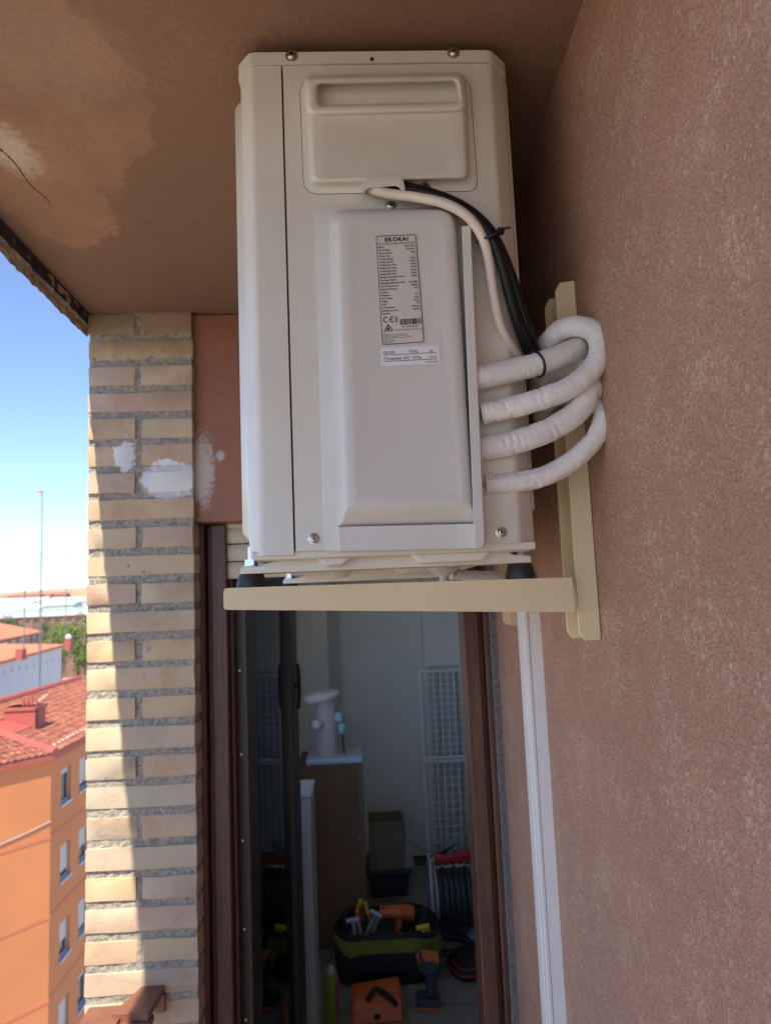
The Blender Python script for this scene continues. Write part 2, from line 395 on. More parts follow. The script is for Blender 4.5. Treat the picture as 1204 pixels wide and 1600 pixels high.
# mortar core, joints recessed
gm = MB(); nx, nz = 26, 300
def core(x, y, z, k): return Vector((x, y, z)) + Vector((0, -1, 0))*(noise.noise(Vector((x*70, z*70, k)))*.0026 + noise.noise(Vector((x*210, z*210, k)))*.0016)
gm.loft([[core(XP0+.0015+(WP-.003)*i/nx, YP+.0034, ZC*j/nz, 2) for i in range(nx+1)] for j in range(nz+1)], False, False, closed=False)
gm.box(XP0+.002, XP1-.002, YP+.009, YP+.112, 0, ZC-.002)
gm.build('mortar', M['mortar'], pil)
def brick(x0, x1, z0, z1, y0, y1, seed):
    rr = random.Random(seed); c = .0018; vs = []
    j = lambda s=.0016: rr.uniform(-s, s)
    mb = MB()
    def ring(y, ins):
        q = [(x0+ins, z0+c+ins), (x0+c+ins, z0+ins), ((x0*2+x1)/3, z0+ins), ((x0+x1*2)/3, z0+ins), (x1-c-ins, z0+ins), (x1-ins, z0+c+ins),
             (x1-ins, z1-c-ins), (x1-c-ins, z1-ins), ((x0+x1*2)/3, z1-ins), ((x0*2+x1)/3, z1-ins), (x0+c+ins, z1-ins), (x0+ins, z1-c-ins)]
        return [Vector((a+j(), y+j(.0007), b+j(.0013))) for a, b in q]
    mb.loft([ring(y0, .0012), ring(y0+.0014, 0), ring(y1, 0)], True, True)
    return mb
k = 0; z = ZC - .004
split = {0:1, 1:0, 2:1, 3:0, 4:1, 5:1, 6:1, 7:0}
while z - BH > -.02:
    z1 = z; z0 = z-BH
    sp = split.get(k, k % 2 == 0)
    tl = rnd.uniform(-.002, .002)
    spans = [(XP0, XP0+WP*.455+rnd.uniform(-.002, .002)), (XP0+WP*.515+rnd.uniform(-.003, .002), XP1)] if sp else [(XP0, XP1)]
    for a, b_ in spans:
        o = brick(a+rnd.uniform(-.0008, .001), b_+rnd.uniform(-.001, .0008), z0+rnd.uniform(-.0015, .0015), z1+rnd.uniform(-.001, .002),
                  YP+rnd.uniform(-.0025, .002), YP+.118, rnd.random()).build('brick', M['brick'], pil, smooth=40)
    z -= COURSE; k += 1

# ---- lintel panel over the door
def lintel_mat():
    mt, t, b = newmat('dark terracotta painted render'); p = pos(t)
    n1 = noise_n(t, 60, 4, .6, p, .6); n2 = noise_n(t, 6, 4, .6, p)
    c = ramp(t, n2.outputs[0], [(.3, (.26, .105, .066)), (.7, (.335, .142, .092))])
    k = patch(t, p, (pC.x+.004, pC.y, pC.z), (.028, 1, .085), 120, 1.9, .3)
    k2 = patch(t, p, (pC.x+.05, pC.y, pC.z+.035), (.01, 1, .012), 150, 1.9, .3)
    c = mixc(t, mth(t, 'MULTIPLY', mth(t, 'MAXIMUM', k, k2), .75), c, (.60, .54, .50))
    t.links.new(c, b.inputs['Base Color']); b.inputs['Roughness'].default_value = .6
    bump(t, b, n1.outputs[0], .5, .004); return mt
M['lintel'] = lintel_mat()
ZL = P(340, 815, YP+.022).z
lo = box('lintel_panel', XP1-.012, wallx(YB)+.003, YP+.022, YB+.14, ZL, ZC-.002, M['lintel'], bevel=.003)
tag(lo, 'dark terracotta panel over the balcony door with a whitish smear', 'panel')
# return of the wall between the pillar and the door frame
M['jambrender'] = simple('brown side of pillar', (.16, .09, .06), .85, .2, 30)

# ---- balcony door: frame, open leaf, shutter
ZF = 0.06
jl0 = P(311, 1250, YB).x + .004; jl1 = P(366, 1250, YB).x
jr0 = P(738, 1250, YB).x; jr1 = wallx(YB)-.012
dr = thing('balcony_door', ((jl0+jr1)/2, YB, 0), 'brown wooden balcony door frame with its glazed leaf opened inwards', 'door')
def jamb(x0, x1, steps, name='jamb'):
    mb = MB()
    for a, b_, y0, y1 in steps: mb.box(x0+(x1-x0)*a, x0+(x1-x0)*b_, y0, y1, 0, ZL-.002)
    return mb.build(name, M['wood'], dr, bevel=.003)
jamb(jl0, jl1, [(0, .22, YB-.012, YB+.10), (.22, .40, YB+.022, YB+.10), (.40, .88, YB-.004, YB+.10), (.88, 1.0, YB+.03, YB+.10)])
jamb(jr0, jr1, [(0, .55, YB+.0, YB+.10), (.55, .72, YB+.018, YB+.10), (.72, .93, YB-.006, YB+.10)])
M['seal'] = simple('cracked grey sealant', (.14, .125, .12), .9, .4, 90, bmp=.6, bscale=160)
gs = MB(); gs.loft([[Vector((x+noise.noise(Vector((x*90, zz*60, 1)))*.0015, y+noise.noise(Vector((x*50, zz*70, 4)))*.002, zz)) for x, y in
     ((jr1-.006, YB-.008), (jr1-.002, YB-.013), (wallx(YB)+.004, YB-.016), (wallx(YB)+.004, YB+.01))] for zz in [ZL*i/120 for i in range(121)]], False, False, closed=False)
gs.build('sealant_strip', M['seal'], dr)
MB().box(jl0+.004, jr1-.004, YB+.03, YB+.10, ZL-.055, ZL-.004).build('head_rail', M['wood'], dr, bevel=.003)
MB().box(jl0+.002, jr1-.002, YB-.01, YB+.14, 0, ZF).build('threshold', M['wood'], dr, bevel=.004)
# the leaf, swung into the room about its left edge
hx, hy = jl1+.006, YB+.055
ex, ey = P(459, 1250, 2.53).x, 2.53
ld = Vector((ex-hx, ey-hy, 0)); LW = ld.length; ld.normalize(); ln = Vector((ld.y, -ld.x, 0))      # along the leaf; its room-side normal (+X)
LZ0, LZ1 = ZF+.012, ZL-.065
def lbox(a, b_, n0, n1, z0, z1):
    mb = MB(); H = Vector((hx, hy, 0))
    mb.add([H + ld*u + ln*n + Vector((0, 0, zz)) for u in (a, b_) for n in (n0, n1) for zz in (z0, z1)],
           [(0,1,3,2), (4,6,7,5), (0,4,5,1), (2,3,7,6), (0,2,6,4), (1,5,7,3)])
    return mb
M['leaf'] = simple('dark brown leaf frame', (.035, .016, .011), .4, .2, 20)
lf = MB()
for a, b_, z0, z1 in ((0, .085, LZ0, LZ1), (LW-.085, LW, LZ0, LZ1), (.085, LW-.085, LZ0, LZ0+.12), (.085, LW-.085, LZ1-.085, LZ1)):
    q = lbox(a, b_, -.024, .024, z0, z1); lf.add(q.v, q.f)
leaf = lf.build('leaf', M['leaf'], dr, bevel=.003)
lbox(.08, LW-.08, -.005, .005, LZ0+.115, LZ1-.08).build('glass', M['glass'], leaf)
M['bead'] = simple('dark glazing seal', (.03, .025, .022), .5)
for u in (.0865, LW-.0905):
    lbox(u, u+.004, .006, .0235, LZ0+.12, LZ1-.085).build('glazing_bead', M['bead'], leaf)
M['handle'] = simple('black metal handle', (.012, .012, .013), .35, metal=.6)
H = Vector((hx, hy, 0)) + ld*(LW-.045) + ln*.024
zh = P(462, 1070, 2.5).z
hb = MB(); hb.cyl(H + Vector((0,0,zh)), H + ln*.012 + Vector((0,0,zh)), .007)
q = tube([H+ln*.008+Vector((0,0,zh+.07)), H+ln*.013+Vector((0,0,zh+.04)), H+ln*.013+Vector((0,0,zh-.03)), H+ln*.009+Vector((0,0,zh-.075))], .006, 10, 5); hb.add(q.v, q.f)
hb.build('handle', M['handle'], leaf, smooth=40)
M['hinge'] = simple('small pale fixing', (.5, .5, .48), .4, metal=.8)
for i in range(9):
    zz = LZ0+.1+i*(LZ1-LZ0-.2)/8
    c = Vector((hx, hy, zz)) + ln*.004 - ld*.0005
    MB().lathe(c, [(.0035, 0), (.0035, -.0012), (.002, -.0018)], 8, 'Y').build('strike_pin', M['hinge'], leaf)
# roller shutter, mostly up
ZS = P(420, 903, YB).z
sh = thing('roller_shutter', ((jl1+jr0)/2, YB+.018, ZS), 'cream slatted roller shutter, nearly fully raised, behind the air conditioner', 'shutter')
zz = ZS; i = 0
while zz < ZL-.004:
    top = min(zz+.0435, ZL-.003)
    pr = [(YB+.016, zz+.002), (YB+.0105, zz+.010), (YB+.0095, (zz+top)/2), (YB+.0105, top-.008), (YB+.016, top), (YB+.022, top), (YB+.022, zz+.002)]
    MB().loft([[Vector((x, a, b_)) for a, b_ in pr] for x in (jl1-.012, jr0+.012)], True, True).build('slat', M['shutter'], sh, smooth=40)
    zz += .045

# ---- white trunking on the side wall
ty0 = 1.335; tw = .062; tp = .030
tr = thing('cable_trunking', (wallx(ty0), ty0, 0), 'white plastic trunking running down the stucco side wall next to the door', 'trunking')
ZT0 = P(820, 905, ty0).z
def trb(y0, y1, p0, p1, z0, z1, name, bv=.0015):
    mb = MB(); vs = [(wallx(y)-p_, y, zz) for y in (y0, y1) for p_ in (p0, p1) for zz in (z0, z1)]
    mb.add(vs, [(0,1,3,2), (4,6,7,5), (0,4,5,1), (2,3,7,6), (0,2,6,4), (1,5,7,3)])
    return mb.build(name, M['trunk'], tr, bevel=bv)
trb(ty0, ty0+tw, -.002, tp-.008, 0, ZT0, 'channel')
trb(ty0-.0015, ty0+tw*.30, tp-.0075, tp, 0, ZT0+.001, 'lid')
trb(ty0+tw*.36, ty0+tw+.0015, tp-.0075, tp+.001, 0, ZT0+.001, 'lid')

# ---- painted rail at the pillar
zr = P(237, 1541, YP).z
rl = thing('balcony_railing', (-.58, .2, 0), 'oxide red painted metal railing end fixed to the brick pillar', 'railing')
a = [PZ(x, y, zr) for x, y in ((222, 1541), (256, 1541), (232, 1584), (175, 1584))]
a[0].y = a[1].y = YP+.004
MB().loft([a, [q - Vector((0, 0, .017)) for q in a]], True, True).build('end_plate', M['rail'], rl, bevel=.0015)
x0, x1 = PZ(128, 1590, zr).x, PZ(203, 1572, zr).x
yb_ = PZ(170, 1566, zr).y
MB().box(x0-.004, x1-.012, NEAR+.4, yb_, zr-.034, zr-.008).build('handrail', M['rail'], rl, bevel=.0015)
MB().box(x1-.014, a[2].x+.004, a[2].y-.004, a[2].y+.03, zr-.03, zr-.0165).build('splice_bar', M['rail'], rl, bevel=.001)
bp = P(250, 1565, YP)
MB().box(bp.x-.010, bp.x+.012, YP-.006, YP+.004, bp.z-.022, bp.z+.016).build('wall_plate', M['rail'], rl, bevel=.001)
for i in range(30):
    yy = NEAR+.5+i*.14
    if yy < yb_-.03: MB().box(x0+.018, x0+.032, yy-.007, yy+.007, -.0, zr-.033).build('baluster', M['rail'], rl)

# ================================================================== AIR CONDITIONER
YF = .90                                            # its side face, towards the camera
XL, XL2 = P(386, 700, YF+.023).x, P(404, 700, YF).x
XR, XR2 = P(826, 700, YF+.026).x, P(803, 700, YF).x
ZT, ZB = P(582, 78, YF).z, P(610, 861, YF).z
YE = YF+.83
XS = P(456, 700, YF).x                              # seam between the two panels
YA = .952                                           # near face of the bracket arm
arm_top = lambda x: P(349, 919, YA).z + (P(897, 902, YA).z-P(349, 919, YA).z)*(x-P(349, 919, YA).x)/(P(897, 902, YA).x-P(349, 919, YA).x)
ac = thing('air_conditioner', ((XL+XR)/2, (YF+YE)/2, ZB-.03), 'cream air conditioner outdoor unit mounted side-on under the brown ceiling', 'air conditioner')
def path_round(pts, rad, n=4):
    out = [Vector(pts[0])]
    for i in range(1, len(pts)-1):
        p = Vector(pts[i]); a = Vector(pts[i-1]); b = Vector(pts[i+1])
        s = p+(a-p).normalized()*min(rad, (a-p).length*.45); e = p+(b-p).normalized()*min(rad, (b-p).length*.45)
        out += [(1-t)**2*s+2*t*(1-t)*p+t*t*e for t in [j/n for j in range(n+1)]]
    return out+[Vector(pts[-1])]
def shell(path, th, z0, z1):
    """sheet-metal panel bent along a plan path; th to the inside"""
    n = len(path); off = []
    for i in range(n):
        t = (path[min(i+1, n-1)]-path[max(i-1, 0)]).normalized(); off.append(path[i]+Vector((t.y, -t.x))*th)
    rings = [[Vector((p.x, p.y, z0)), Vector((p.x, p.y, z1)), Vector((q.x, q.y, z1)), Vector((q.x, q.y, z0))] for p, q in zip(path, off)]
    return MB().loft(rings, True, True)
LIDH = .020
box('core', XL+.03, XR-.03, YF+.012, YE-.006, ZB+.004, ZT-.006, M['dark'], ac)
left_path = path_round([(XS-.0012, YF), (XL2, YF), (XL, YF+.023), (XL, YE)], .006)
shell(left_path, .004, ZB, ZT-LIDH-.0012).build('front_panel', M['ac'], ac, smooth=40)
right_path = path_round([(XS+.0012, YF), (XR2, YF), (XR, YF+.026), (XR, YE)], .006)
shell(right_path, -.004, ZB+.004, ZT-LIDH-.0012).build('side_panel', M['ac'], ac, smooth=40)
box('rear_panel', XL+.004, XR-.004, YE-.006, YE, ZB, ZT-LIDH-.0012, M['ac'], ac)
e_ = .0025
lid_pts = path_round([(XL-e_, YE+e_), (XL-e_, YF+.022), (XL2-.001, YF-e_), (XR2+.001, YF-e_), (XR+e_, YF+.025), (XR+e_, YE+e_)], .007)
lr = lambda z_, k: [Vector((p.x*(1-k)+k*(XL+XR)/2, p.y+k*(YF+YE-2*p.y)/2, z_)) for p in lid_pts]
lid = MB().loft([lr(ZT-LIDH, 0), lr(ZT-.0035, 0), lr(ZT-.0008, .01), lr(ZT, .03)], True, True).build('lid', M['ac'], ac, smooth=40)
def screw(px, py, Y, parent, r=.0052, recess=True):
    c = P(px, py, Y); mb = MB()
    mb.lathe(c, [(r*1.35, .0005), (r*1.35, -.0008), (r, -.0012), (r*.98, -.0022), (r*.75, -.0036), (r*.42, -.0042), (r*.40, -.0022)], 16, 'Y')
    o = mb.build('screw', M['screw'], parent, smooth=30)
    cr = MB(); k = r*.42
    cr.box(c.x-k, c.x+k, c.y-.0046, c.y-.002, c.z-k*.22, c.z+k*.22).box(c.x-k*.22, c.x+k*.22, c.y-.0047, c.y-.002, c.z-k, c.z+k)
    cr.build('slot', M['dark'], o)
    return o
for px, py in ((455, 87), (708, 82)):
    screw(px, py, YF-e_-.0004, lid, .006)
MB().lathe(P(581, 92, YF-e_), [(.0028, 0), (.0028, -.0004)], 12, 'Y').build('hole', M['dark'], lid)
# bulging fan front on the side that faces the open air
bz0, bz1 = P(371, 832, .955).z, P(371, 166, .955).z
bx = P(371, 500, .96).x
fr = [Vector((XL+.001, .945, 0)), Vector((bx+.003, .958, 0)), Vector((bx, .97, 0)), Vector((bx, YE-.06, 0)), Vector((XL+.001, YE-.035, 0))]
gr = MB().loft([[Vector((p.x if p.x < XL else XL+.001, p.y, bz0)) if 0 else Vector((XL+.001 if k else p.x, p.y, zz)) for p in fr] for zz, k in ((bz0-.018, 1), (bz0, 0), (bz1, 0), (bz1+.018, 1))], True, True).build('fan_front', M['ac'], ac, smooth=35)
cy, cz = (YF+YE)/2+.03, (bz0+bz1)/2
MB().lathe((bx-.0005, cy, cz), [(.235, 0), (.235, -.0007), (.2, -.0007)], 48, 'X').build('fan_opening', M['dark'], gr)
for i in range(8):
    r_ = .03+.029*i
    tube([Vector((bx-.004, cy+r_*math.cos(a), cz+r_*math.sin(a))) for a in [j*math.pi/12 for j in range(25)]], .0022, 6, 2, caps=False).build('grille_ring', M['ac'], gr, smooth=50)
for i in range(8):
    a = i*math.pi/4
    MB().cyl((bx-.004, cy+.02*math.cos(a), cz+.02*math.sin(a)), (bx-.004, cy+.236*math.cos(a), cz+.236*math.sin(a)), .0025, n=6).build('grille_spoke', M['ac'], gr)
# coil guard on the wall side
gz1 = P(793, 130, .955).z; gx = P(800, 300, .96).x
box('coil_guard', XR-.001, max(gx, XR+.004), YF+.05, YE-.03, ZB+.05, gz1, M['ac'], ac, bevel=.002)
# little pressed rib low on the right corner
# --- electrical box cover with hand grip
plate = [(468, 122), (733, 118), (746, 298), (475, 303)]
e0 = MB().loft([ringP(plate, [26, 26, 16, 24], YF), ringP(plate, [26, 26, 16, 24], YF-.0016), ringP(inset(plate, 2, 2), [25, 25, 15, 23], YF-.0022)], True, True)
ecov = e0.build('electrical_cover', M['ac'], ac, smooth=30)
seamring = inset(plate, -.9, -.9)
MB().loft([ringP(seamring, [27, 27, 17, 25], YF), ringP(seamring, [27, 27, 17, 25], YF-.0004)], True, True).build('cover_gap', M['dark'], ecov)
up = [(479, 121), (721, 116), (728, 172), (481, 178)]
hole = [(495, 131), (712, 126), (717, 159), (497, 165)]
yf1 = YF-.026
U = MB().loft([ringP(inset(up, -5, -4), 15, YF-.002), ringP(inset(up, -1, -1), 14, yf1+.004), ringP(inset(up, 2, 2), 13, yf1+.0008), ringP(inset(up, 5, 4), 12, yf1),
               ringP(inset(hole, -5, -3), 9, yf1), ringP(inset(hole, -1, -1), 8, yf1+.002), ringP(hole, 7, yf1+.006), ringP(inset(hole, 3, 2), 7, YF+.004)], False, True)
U.build('hand_grip', M['ac'], ecov, smooth=60)
lowp = [(481, 170), (727, 165), (731, 279), (486, 285)]
yl = YF-.020
MB().loft([ringP(inset(lowp, -3, 0, -3, -3), 14, YF-.002), ringP(inset(lowp, 0, 0, 0, 0), 13, yl+.005), ringP(inset(lowp, 2, 2), 12, yl+.0015), ringP(inset(lowp, 8, 4, 8, 5), 11, yl), ringP(inset(lowp, 26, 8, 26, 9), 9, yl+.0022)], False, True).build('cover_pod', M['ac'], ecov, smooth=60)
# arched cable hood
hd = [(563, 300), (565, 286), (575, 278), (620, 275), (630, 281), (633, 297)]
hi = [(569, 303), (571, 297), (577, 293), (618, 290), (624, 293), (627, 300)]
MB().loft([[P(x, y, YF-.001) for x, y in hd], [P(x, y, YF-.026) for x, y in hd], [P(x, y, YF-.0268) for x, y in [((a+c)/2, (b+d)/2) for (a, b), (c, d) in zip(hd, hi)]], [P(x, y, YF-.026) for x, y in hi], [P(x, y, YF-.001) for x, y in hi]], False, False, closed=False).build('cable_hood', M['ac'], ecov, smooth=50)
screw(664, 292, YF-.0022, ecov)
# --- valve cover
vp = [(491, 322), (724, 318), (757, 857), (506, 862)]
v0 = MB().loft([ringP(vp, [26, 8, 18, 12], YF), ringP(vp, [26, 8, 18, 12], YF-.0014), ringP(inset(vp, 1.5, 1.5), [25, 8, 17, 12], YF-.002)], True, True)
vc = v0.build('valve_cover', M['cover'], ac, smooth=30)
yv = YF-.036
def vring(L, T, Rr, B, Y, rad=22):
    """outline of the raised hood, bottom kicks out a little"""
    c = [(513+L, 327+T), (713-Rr, 323+T), (736-Rr, 700), (742-Rr, 818-B), (527+L, 823-B), (523+L, 700)]
    return [P(p.x, p.y, Y) for p in arcs(c, [rad, rad, 60, 3, 3, 60], 6)]
hood = MB().loft([vring(0, 0, 0, 0, YF-.002, 26), vring(6, 2, 2, 6, YF-.015, 28), vring(10, 4, 4, 20, yv+.006, 28), vring(13, 6, 6, 26, yv+.0022, 28), vring(18, 10, 10, 31, yv+.0004, 26), vring(34, 24, 22, 40, yv, 20), vring(36, 27, 24, 46, yv+.0004, 18)], False, True).build('hood', M['cover'], vc, smooth=60)
fl = [(721, 352), (735, 351), (757, 838), (742, 858), (738, 818)]
MB().loft([ringP([(721, 353), (735, 352), (757.5, 856), (741, 858)], [2, 2, 18, 2], YF-.001), ringP([(721, 353), (735, 352), (757.5, 856), (741, 858)], [2, 2, 18, 2], YF-.0345)], True, True).build('side_flange', M['cover'], vc, bevel=.001)
MB().loft([ringP([(527, 823), (741, 818), (742, 857), (530, 861)], 2, YF-.002), ringP([(527, 823), (741, 818), (742, 857), (530, 861)], 2, YF-.012)], False, True).build('foot_lip', M['cover'], vc, bevel=.0012)
screw(610, 322, YF-.0022, ac); screw(490, 842, YF-.0004, ac); screw(783, 832, YF-.0004, ac)
box('corner_rib', P(821, 780, YF+.028).x-.003, P(824, 780, YF+.028).x, YF+.027, YF+.20, P(822, 808, YF+.03).z, P(822, 560, YF+.03).z, M['ac'], ac, bevel=.001)
# --- printed plate and sticker
def bil(c, Y):
    tl, tr_, br, bl = [P(x, y, Y) for x, y in c]
    return lambda u, v: (tl*(1-u)+tr_*u)*(1-v)+(bl*(1-u)+br*u)*v
dg = None
def text_mesh(body, bold=0, space=1.0):
    cu = bpy.data.curves.new('t', 'FONT'); cu.body = body; cu.size = 1; cu.offset = bold; cu.resolution_u = 2; cu.space_character = space
    o = bpy.data.objects.new('t', cu); col.objects.link(o)
    d = bpy.context.evaluated_depsgraph_get(); me = bpy.data.meshes.new_from_object(o.evaluated_get(d))
    vs = [v.co.copy() for v in me.vertices]; fs = [tuple(p.vertices) for p in me.polygons]
    bpy.data.objects.remove(o); bpy.data.meshes.remove(me); bpy.data.curves.remove(cu)
    x0 = min(v.x for v in vs); x1 = max(v.x for v in vs)
    return vs, fs, x0, x1
def put(mb, mp, body, u, v, h, wid=None, right=False, bold=.0, A=1.0, maxw=None, space=1.0):
    """text with its baseline at v (down), cap height h, in label units; A = label height/width"""
    vs, fs, x0, x1 = text_mesh(body, bold, space); sx = h/.72*A; wd = (x1-x0)*sx
    if wid: sx *= wid/wd; wd = wid
    if maxw and wd > maxw: sx *= maxw/wd; wd = maxw
    uu = u-wd if right else u
    mb.add([mp(uu+(p.x-x0)*sx, v-p.y*h/.72) for p in vs], fs)
lab = [(586.5, 368), (650, 365), (663, 535), (596.5, 539.5)]
yl_ = yv-.0004
mp0 = bil(lab, yl_)
npl = MB().loft([[mp0(u, v) for u, v in ((0, 0), (1, 0), (1, 1), (0, 1))], [bil(lab, yl_+.0012)(u, v) for u, v in ((0, 0), (1, 0), (1, 1), (0, 1))]], True, True).build('rating_plate', M['plate'], vc)
mp = bil(lab, yl_-.0002)
pr = MB(); A = 172/65
def rect(u0, v0, u1, v1): pr.add([mp(u0, v0), mp(u1, v0), mp(u1, v1), mp(u0, v1)], [(0, 1, 2, 3)])
bo = [Vector(q) for q in arcs([(0.005, .003), (.995, .003), (.995, .997), (.005, .997)], [.05, .05, .05, .05], 4)]
inn = [Vector(q) for q in arcs([(0.023, .0098), (.977, .0098), (.977, .9902), (.023, .9902)], [.04, .04, .04, .04], 4)]
n_ = len(bo); pr.add([mp(*q) for q in bo]+[mp(*q) for q in inn], [(i, (i+1) % n_, n_+(i+1) % n_, n_+i) for i in range(n_)])
put(pr, mp, 'EKOKAI', .22, .058, .036, wid=.57, bold=.055, space=1.25)
put(pr, mp, 'AIR CONDITIONER OUTDOOR UNIT', .055, .088, .016, wid=.90, bold=.012)
rows_ = [('Model', 'ZMA-70VGE'), ('Rated Voltage', '220-240V~'), ('Rated Frequency', '50Hz'), ('Climate Type', 'T1'), ('Cooling Capacity', '7.10kW'), ('Heating Capacity', '8.40kW'),
         ('Cooling Power Input', '1980W'), ('Heating Power Input', '2210W'), ('Cooling Rated Input', '1440W'), ('Heating Rated Input', '1840W'), ('Maximum Allowable Pressure', '4.3MPa'),
         ('Operating Pressure', ''), ('(Discharge Side/Suction Side)', '4.3/1.2MPa'), ('Sound Pressure Level', '58dB(A)'), ('Moisture Protection', 'IPX4'), ('Isolation', 'I'),
         ('Refrigerant', 'R32'), ('Refri. Charge', '1.70kg'), ('Weight', '45.5kg'), ('GWP', '675'), ('CO2 equivalent', '1.15tonnes'), ('Manufactured Date', '2024.08'), ('Serial No.', '')]
for i, (a, b_) in enumerate(rows_):
    v = .116+i*.0277
    put(pr, mp, a, .05, v, .0165, bold=.026, A=A*.82, maxw=.62)
    if b_: put(pr, mp, b_, .95, v, .0165, right=True, bold=.026, A=A*.82)
# CE mark, bin, warning triangle, bar code
def arc_shape(cu, cv, r, a0, a1, th, bar=False):
    n = 12; k = A
    o_ = [(cu+r*k*math.cos(a0+(a1-a0)*i/n), cv+r*math.sin(a0+(a1-a0)*i/n)) for i in range(n+1)]
    q_ = [(cu+(r-th)*k*math.cos(a0+(a1-a0)*i/n), cv+(r-th)*math.sin(a0+(a1-a0)*i/n)) for i in range(n+1)]
    pr.add([mp(*p) for p in o_+q_], [(i, i+1, n+2+i, n+1+i) for i in range(n)])
    if bar: rect(cu-(r-th)*k, cv-th*.5, cu-.2*r*k, cv+th*.5)
arc_shape(.135, .772, .027, R(60), R(300), .009); arc_shape(.285, .772, .027, R(60), R(300), .009, True)
rect(.34, .752, .41, .757); rect(.35, .757, .358, .786); rect(.392, .757, .40, .786); rect(.35, .783, .40, .787); rect(.335, .793, .415, .800)
put(pr, mp, 'X', .345, .787, .03, wid=.06)
tri = [(.175, .81), (.285, .877), (.055, .877)]; tin = [(.174, .828), (.253, .870), (.09, .870)]
pr.add([mp(*p) for p in tri+tin], [(0, 1, 4, 3), (1, 2, 5, 4), (2, 0, 3, 5)])
pr.add([mp(*p) for p in ((.135, .864), (.14, .850), (.165, .836), (.172, .848), (.19, .842), (.20, .858), (.195, .866))], [tuple(range(7))])
x = .45; rb = random.Random(3)
while x < .95:
    w_ = rb.choice((.007, .012, .018)); rect(x, .775, min(x+w_, .955), .829); x += w_+rb.choice((.006, .01, .014))
put(pr, mp, '8322400092279', .50, .852, .0135, wid=.40, bold=.01)
put(pr, mp, 'Contains fluorinated greenhouse gases', .31, .876, .0115, wid=.65, bold=.012)
for i, (s_, wd) in enumerate((('Made for', .13), ('Manufactured under the direction of', .56), ('WEEE: do not dispose with household waste', .60), ('Manual must be read before any installation', .68), ('Authorised service', .24), ('Assembled in China', .26), ('Made in China', .22))):
    put(pr, mp, s_, .055, .902+i*.0135, .0085, wid=wd, bold=.01)
pr.build('print', M['ink'], npl)
stk = [(594.5, 543.5), (686, 539), (687.5, 567.5), (596, 572)]
ms0 = bil(stk, yl_); mq = bil(stk, yl_+.0012)
so = MB().loft([[ms0(*q) for q in ((0, 0), (1, 0), (1, 1), (0, 1))], [mq(*q) for q in ((0, 0), (1, 0), (1, 1), (0, 1))]], True, True).build('sticker', M['sticker'], vc)
ms = bil(stk, yl_-.0002); pr = MB(); AS = 29/92
def rect2(u0, v0, u1, v1): pr.add([ms(u0, v0), ms(u1, v0), ms(u1, v1), ms(u0, v1)], [(0, 1, 2, 3)])
put(pr, ms, 'R32: ADD', .045, .34, .155, wid=.19, bold=.01); put(pr, ms, '/TOTAL', .47, .35, .155, wid=.16, bold=.01); put(pr, ms, 'kg', .83, .34, .155, wid=.05, bold=.01)
put(pr, ms, 'CO2 equivalent  ADD', .045, .68, .155, wid=.43, bold=.01); put(pr, ms, '/TOTAL', .53, .69, .155, wid=.16, bold=.01); put(pr, ms, 'tonnes', .82, .67, .13, wid=.13, bold=.01)
rect2(.04, .385, .95, .415); rect2(.04, .735, .95, .765)
put(pr, ms, '122000063002259', .76, .92, .08, wid=.21, bold=.01)
pr.build('print', M['ink'], so)
# --- underside: base pan, pressed skids, foot rails
box('base_pan', XL+.005, XR-.004, YF+.006, YE-.004, ZB-.004, ZB+.006, M['ac'], ac, bevel=.002)
for x0_, x1_, hh in ((492, 552, .011), (642, 772, .012)):
    a_ = P(x0_, 870, YF+.02).x; b_ = P(x1_, 870, YF+.02).x
    sk = [[Vector((a_, y, ZB-.003)), Vector((a_+.012, y, ZB-.003-hh)), Vector((b_-.016, y, ZB-.003-hh)), Vector((b_, y, ZB-.003))] for y in (YF+.024, YF+.5)]
    MB().loft(sk, True, True).build('skid', M['ac'], ac, bevel=.003)
zt = P(393, 884, YF+.045).z; zb_ = P(393, 896, YF+.045).z
def rail(y):
    X0 = P(373, 890, YF+.045).x; X1 = P(833, 880, YF+.045).x
    o2 = [(X0, zb_), (X0+.001, zt-.003), (X0+.004, zt), (X0+.026, zt), (X0+.038, zt+.004), (X0+.048, ZB-.003), (X1-.030, ZB-.003), (X1-.024, zt+.002), (X1-.002, zt), (X1, zt-.003), (X1, zb_)]
    return MB().loft([[Vector((a, yy, b)) for a, b in o2] for yy in (y-.019, y+.019)], True, True).build('foot_rail', M['ac'], ac, bevel=.0016)
FX = [P(393, 905, YA+.02).x, P(812, 890, YA+.02).x]; FY = [YA+.020, YA+.020+.545]
for y in FY: rail(y)
for j, y in enumerate(FY):
    for i, x in enumerate(FX):
        zt_ = arm_top(x)+.0006
        ft = tag(MB().lathe((x, y, 0), [(.0195, zt_), (.0198, zt_+.003), (.0165, zb_-.002), (.0155, zb_+.0002)], 24).build('rubber_foot', M['rubber'], smooth=40),
            ('black rubber foot under the left end of the near foot rail', 'black rubber foot under the right end of the near foot rail', 'black rubber foot under the far foot rail, seen past the near left foot', 'black rubber foot under the wall end of the far foot rail')[j*2+i], 'rubber foot', 'rubber feet under the air conditioner')
        b = MB().cyl((x, y, zt), (x, y, zt+.026), .0042, n=12)
        b.loft([[Vector((x+.0085*math.cos(a*math.pi/3), y+.0085*math.sin(a*math.pi/3), zz)) for a in range(6)] for zz in (zt, zt+.0095)], True, True)
        b.lathe((x, y, zt), [(.0105, 0), (.0105, .0014)], 16)
        b.build('bolt', M['zinc'], ft, smooth=30)
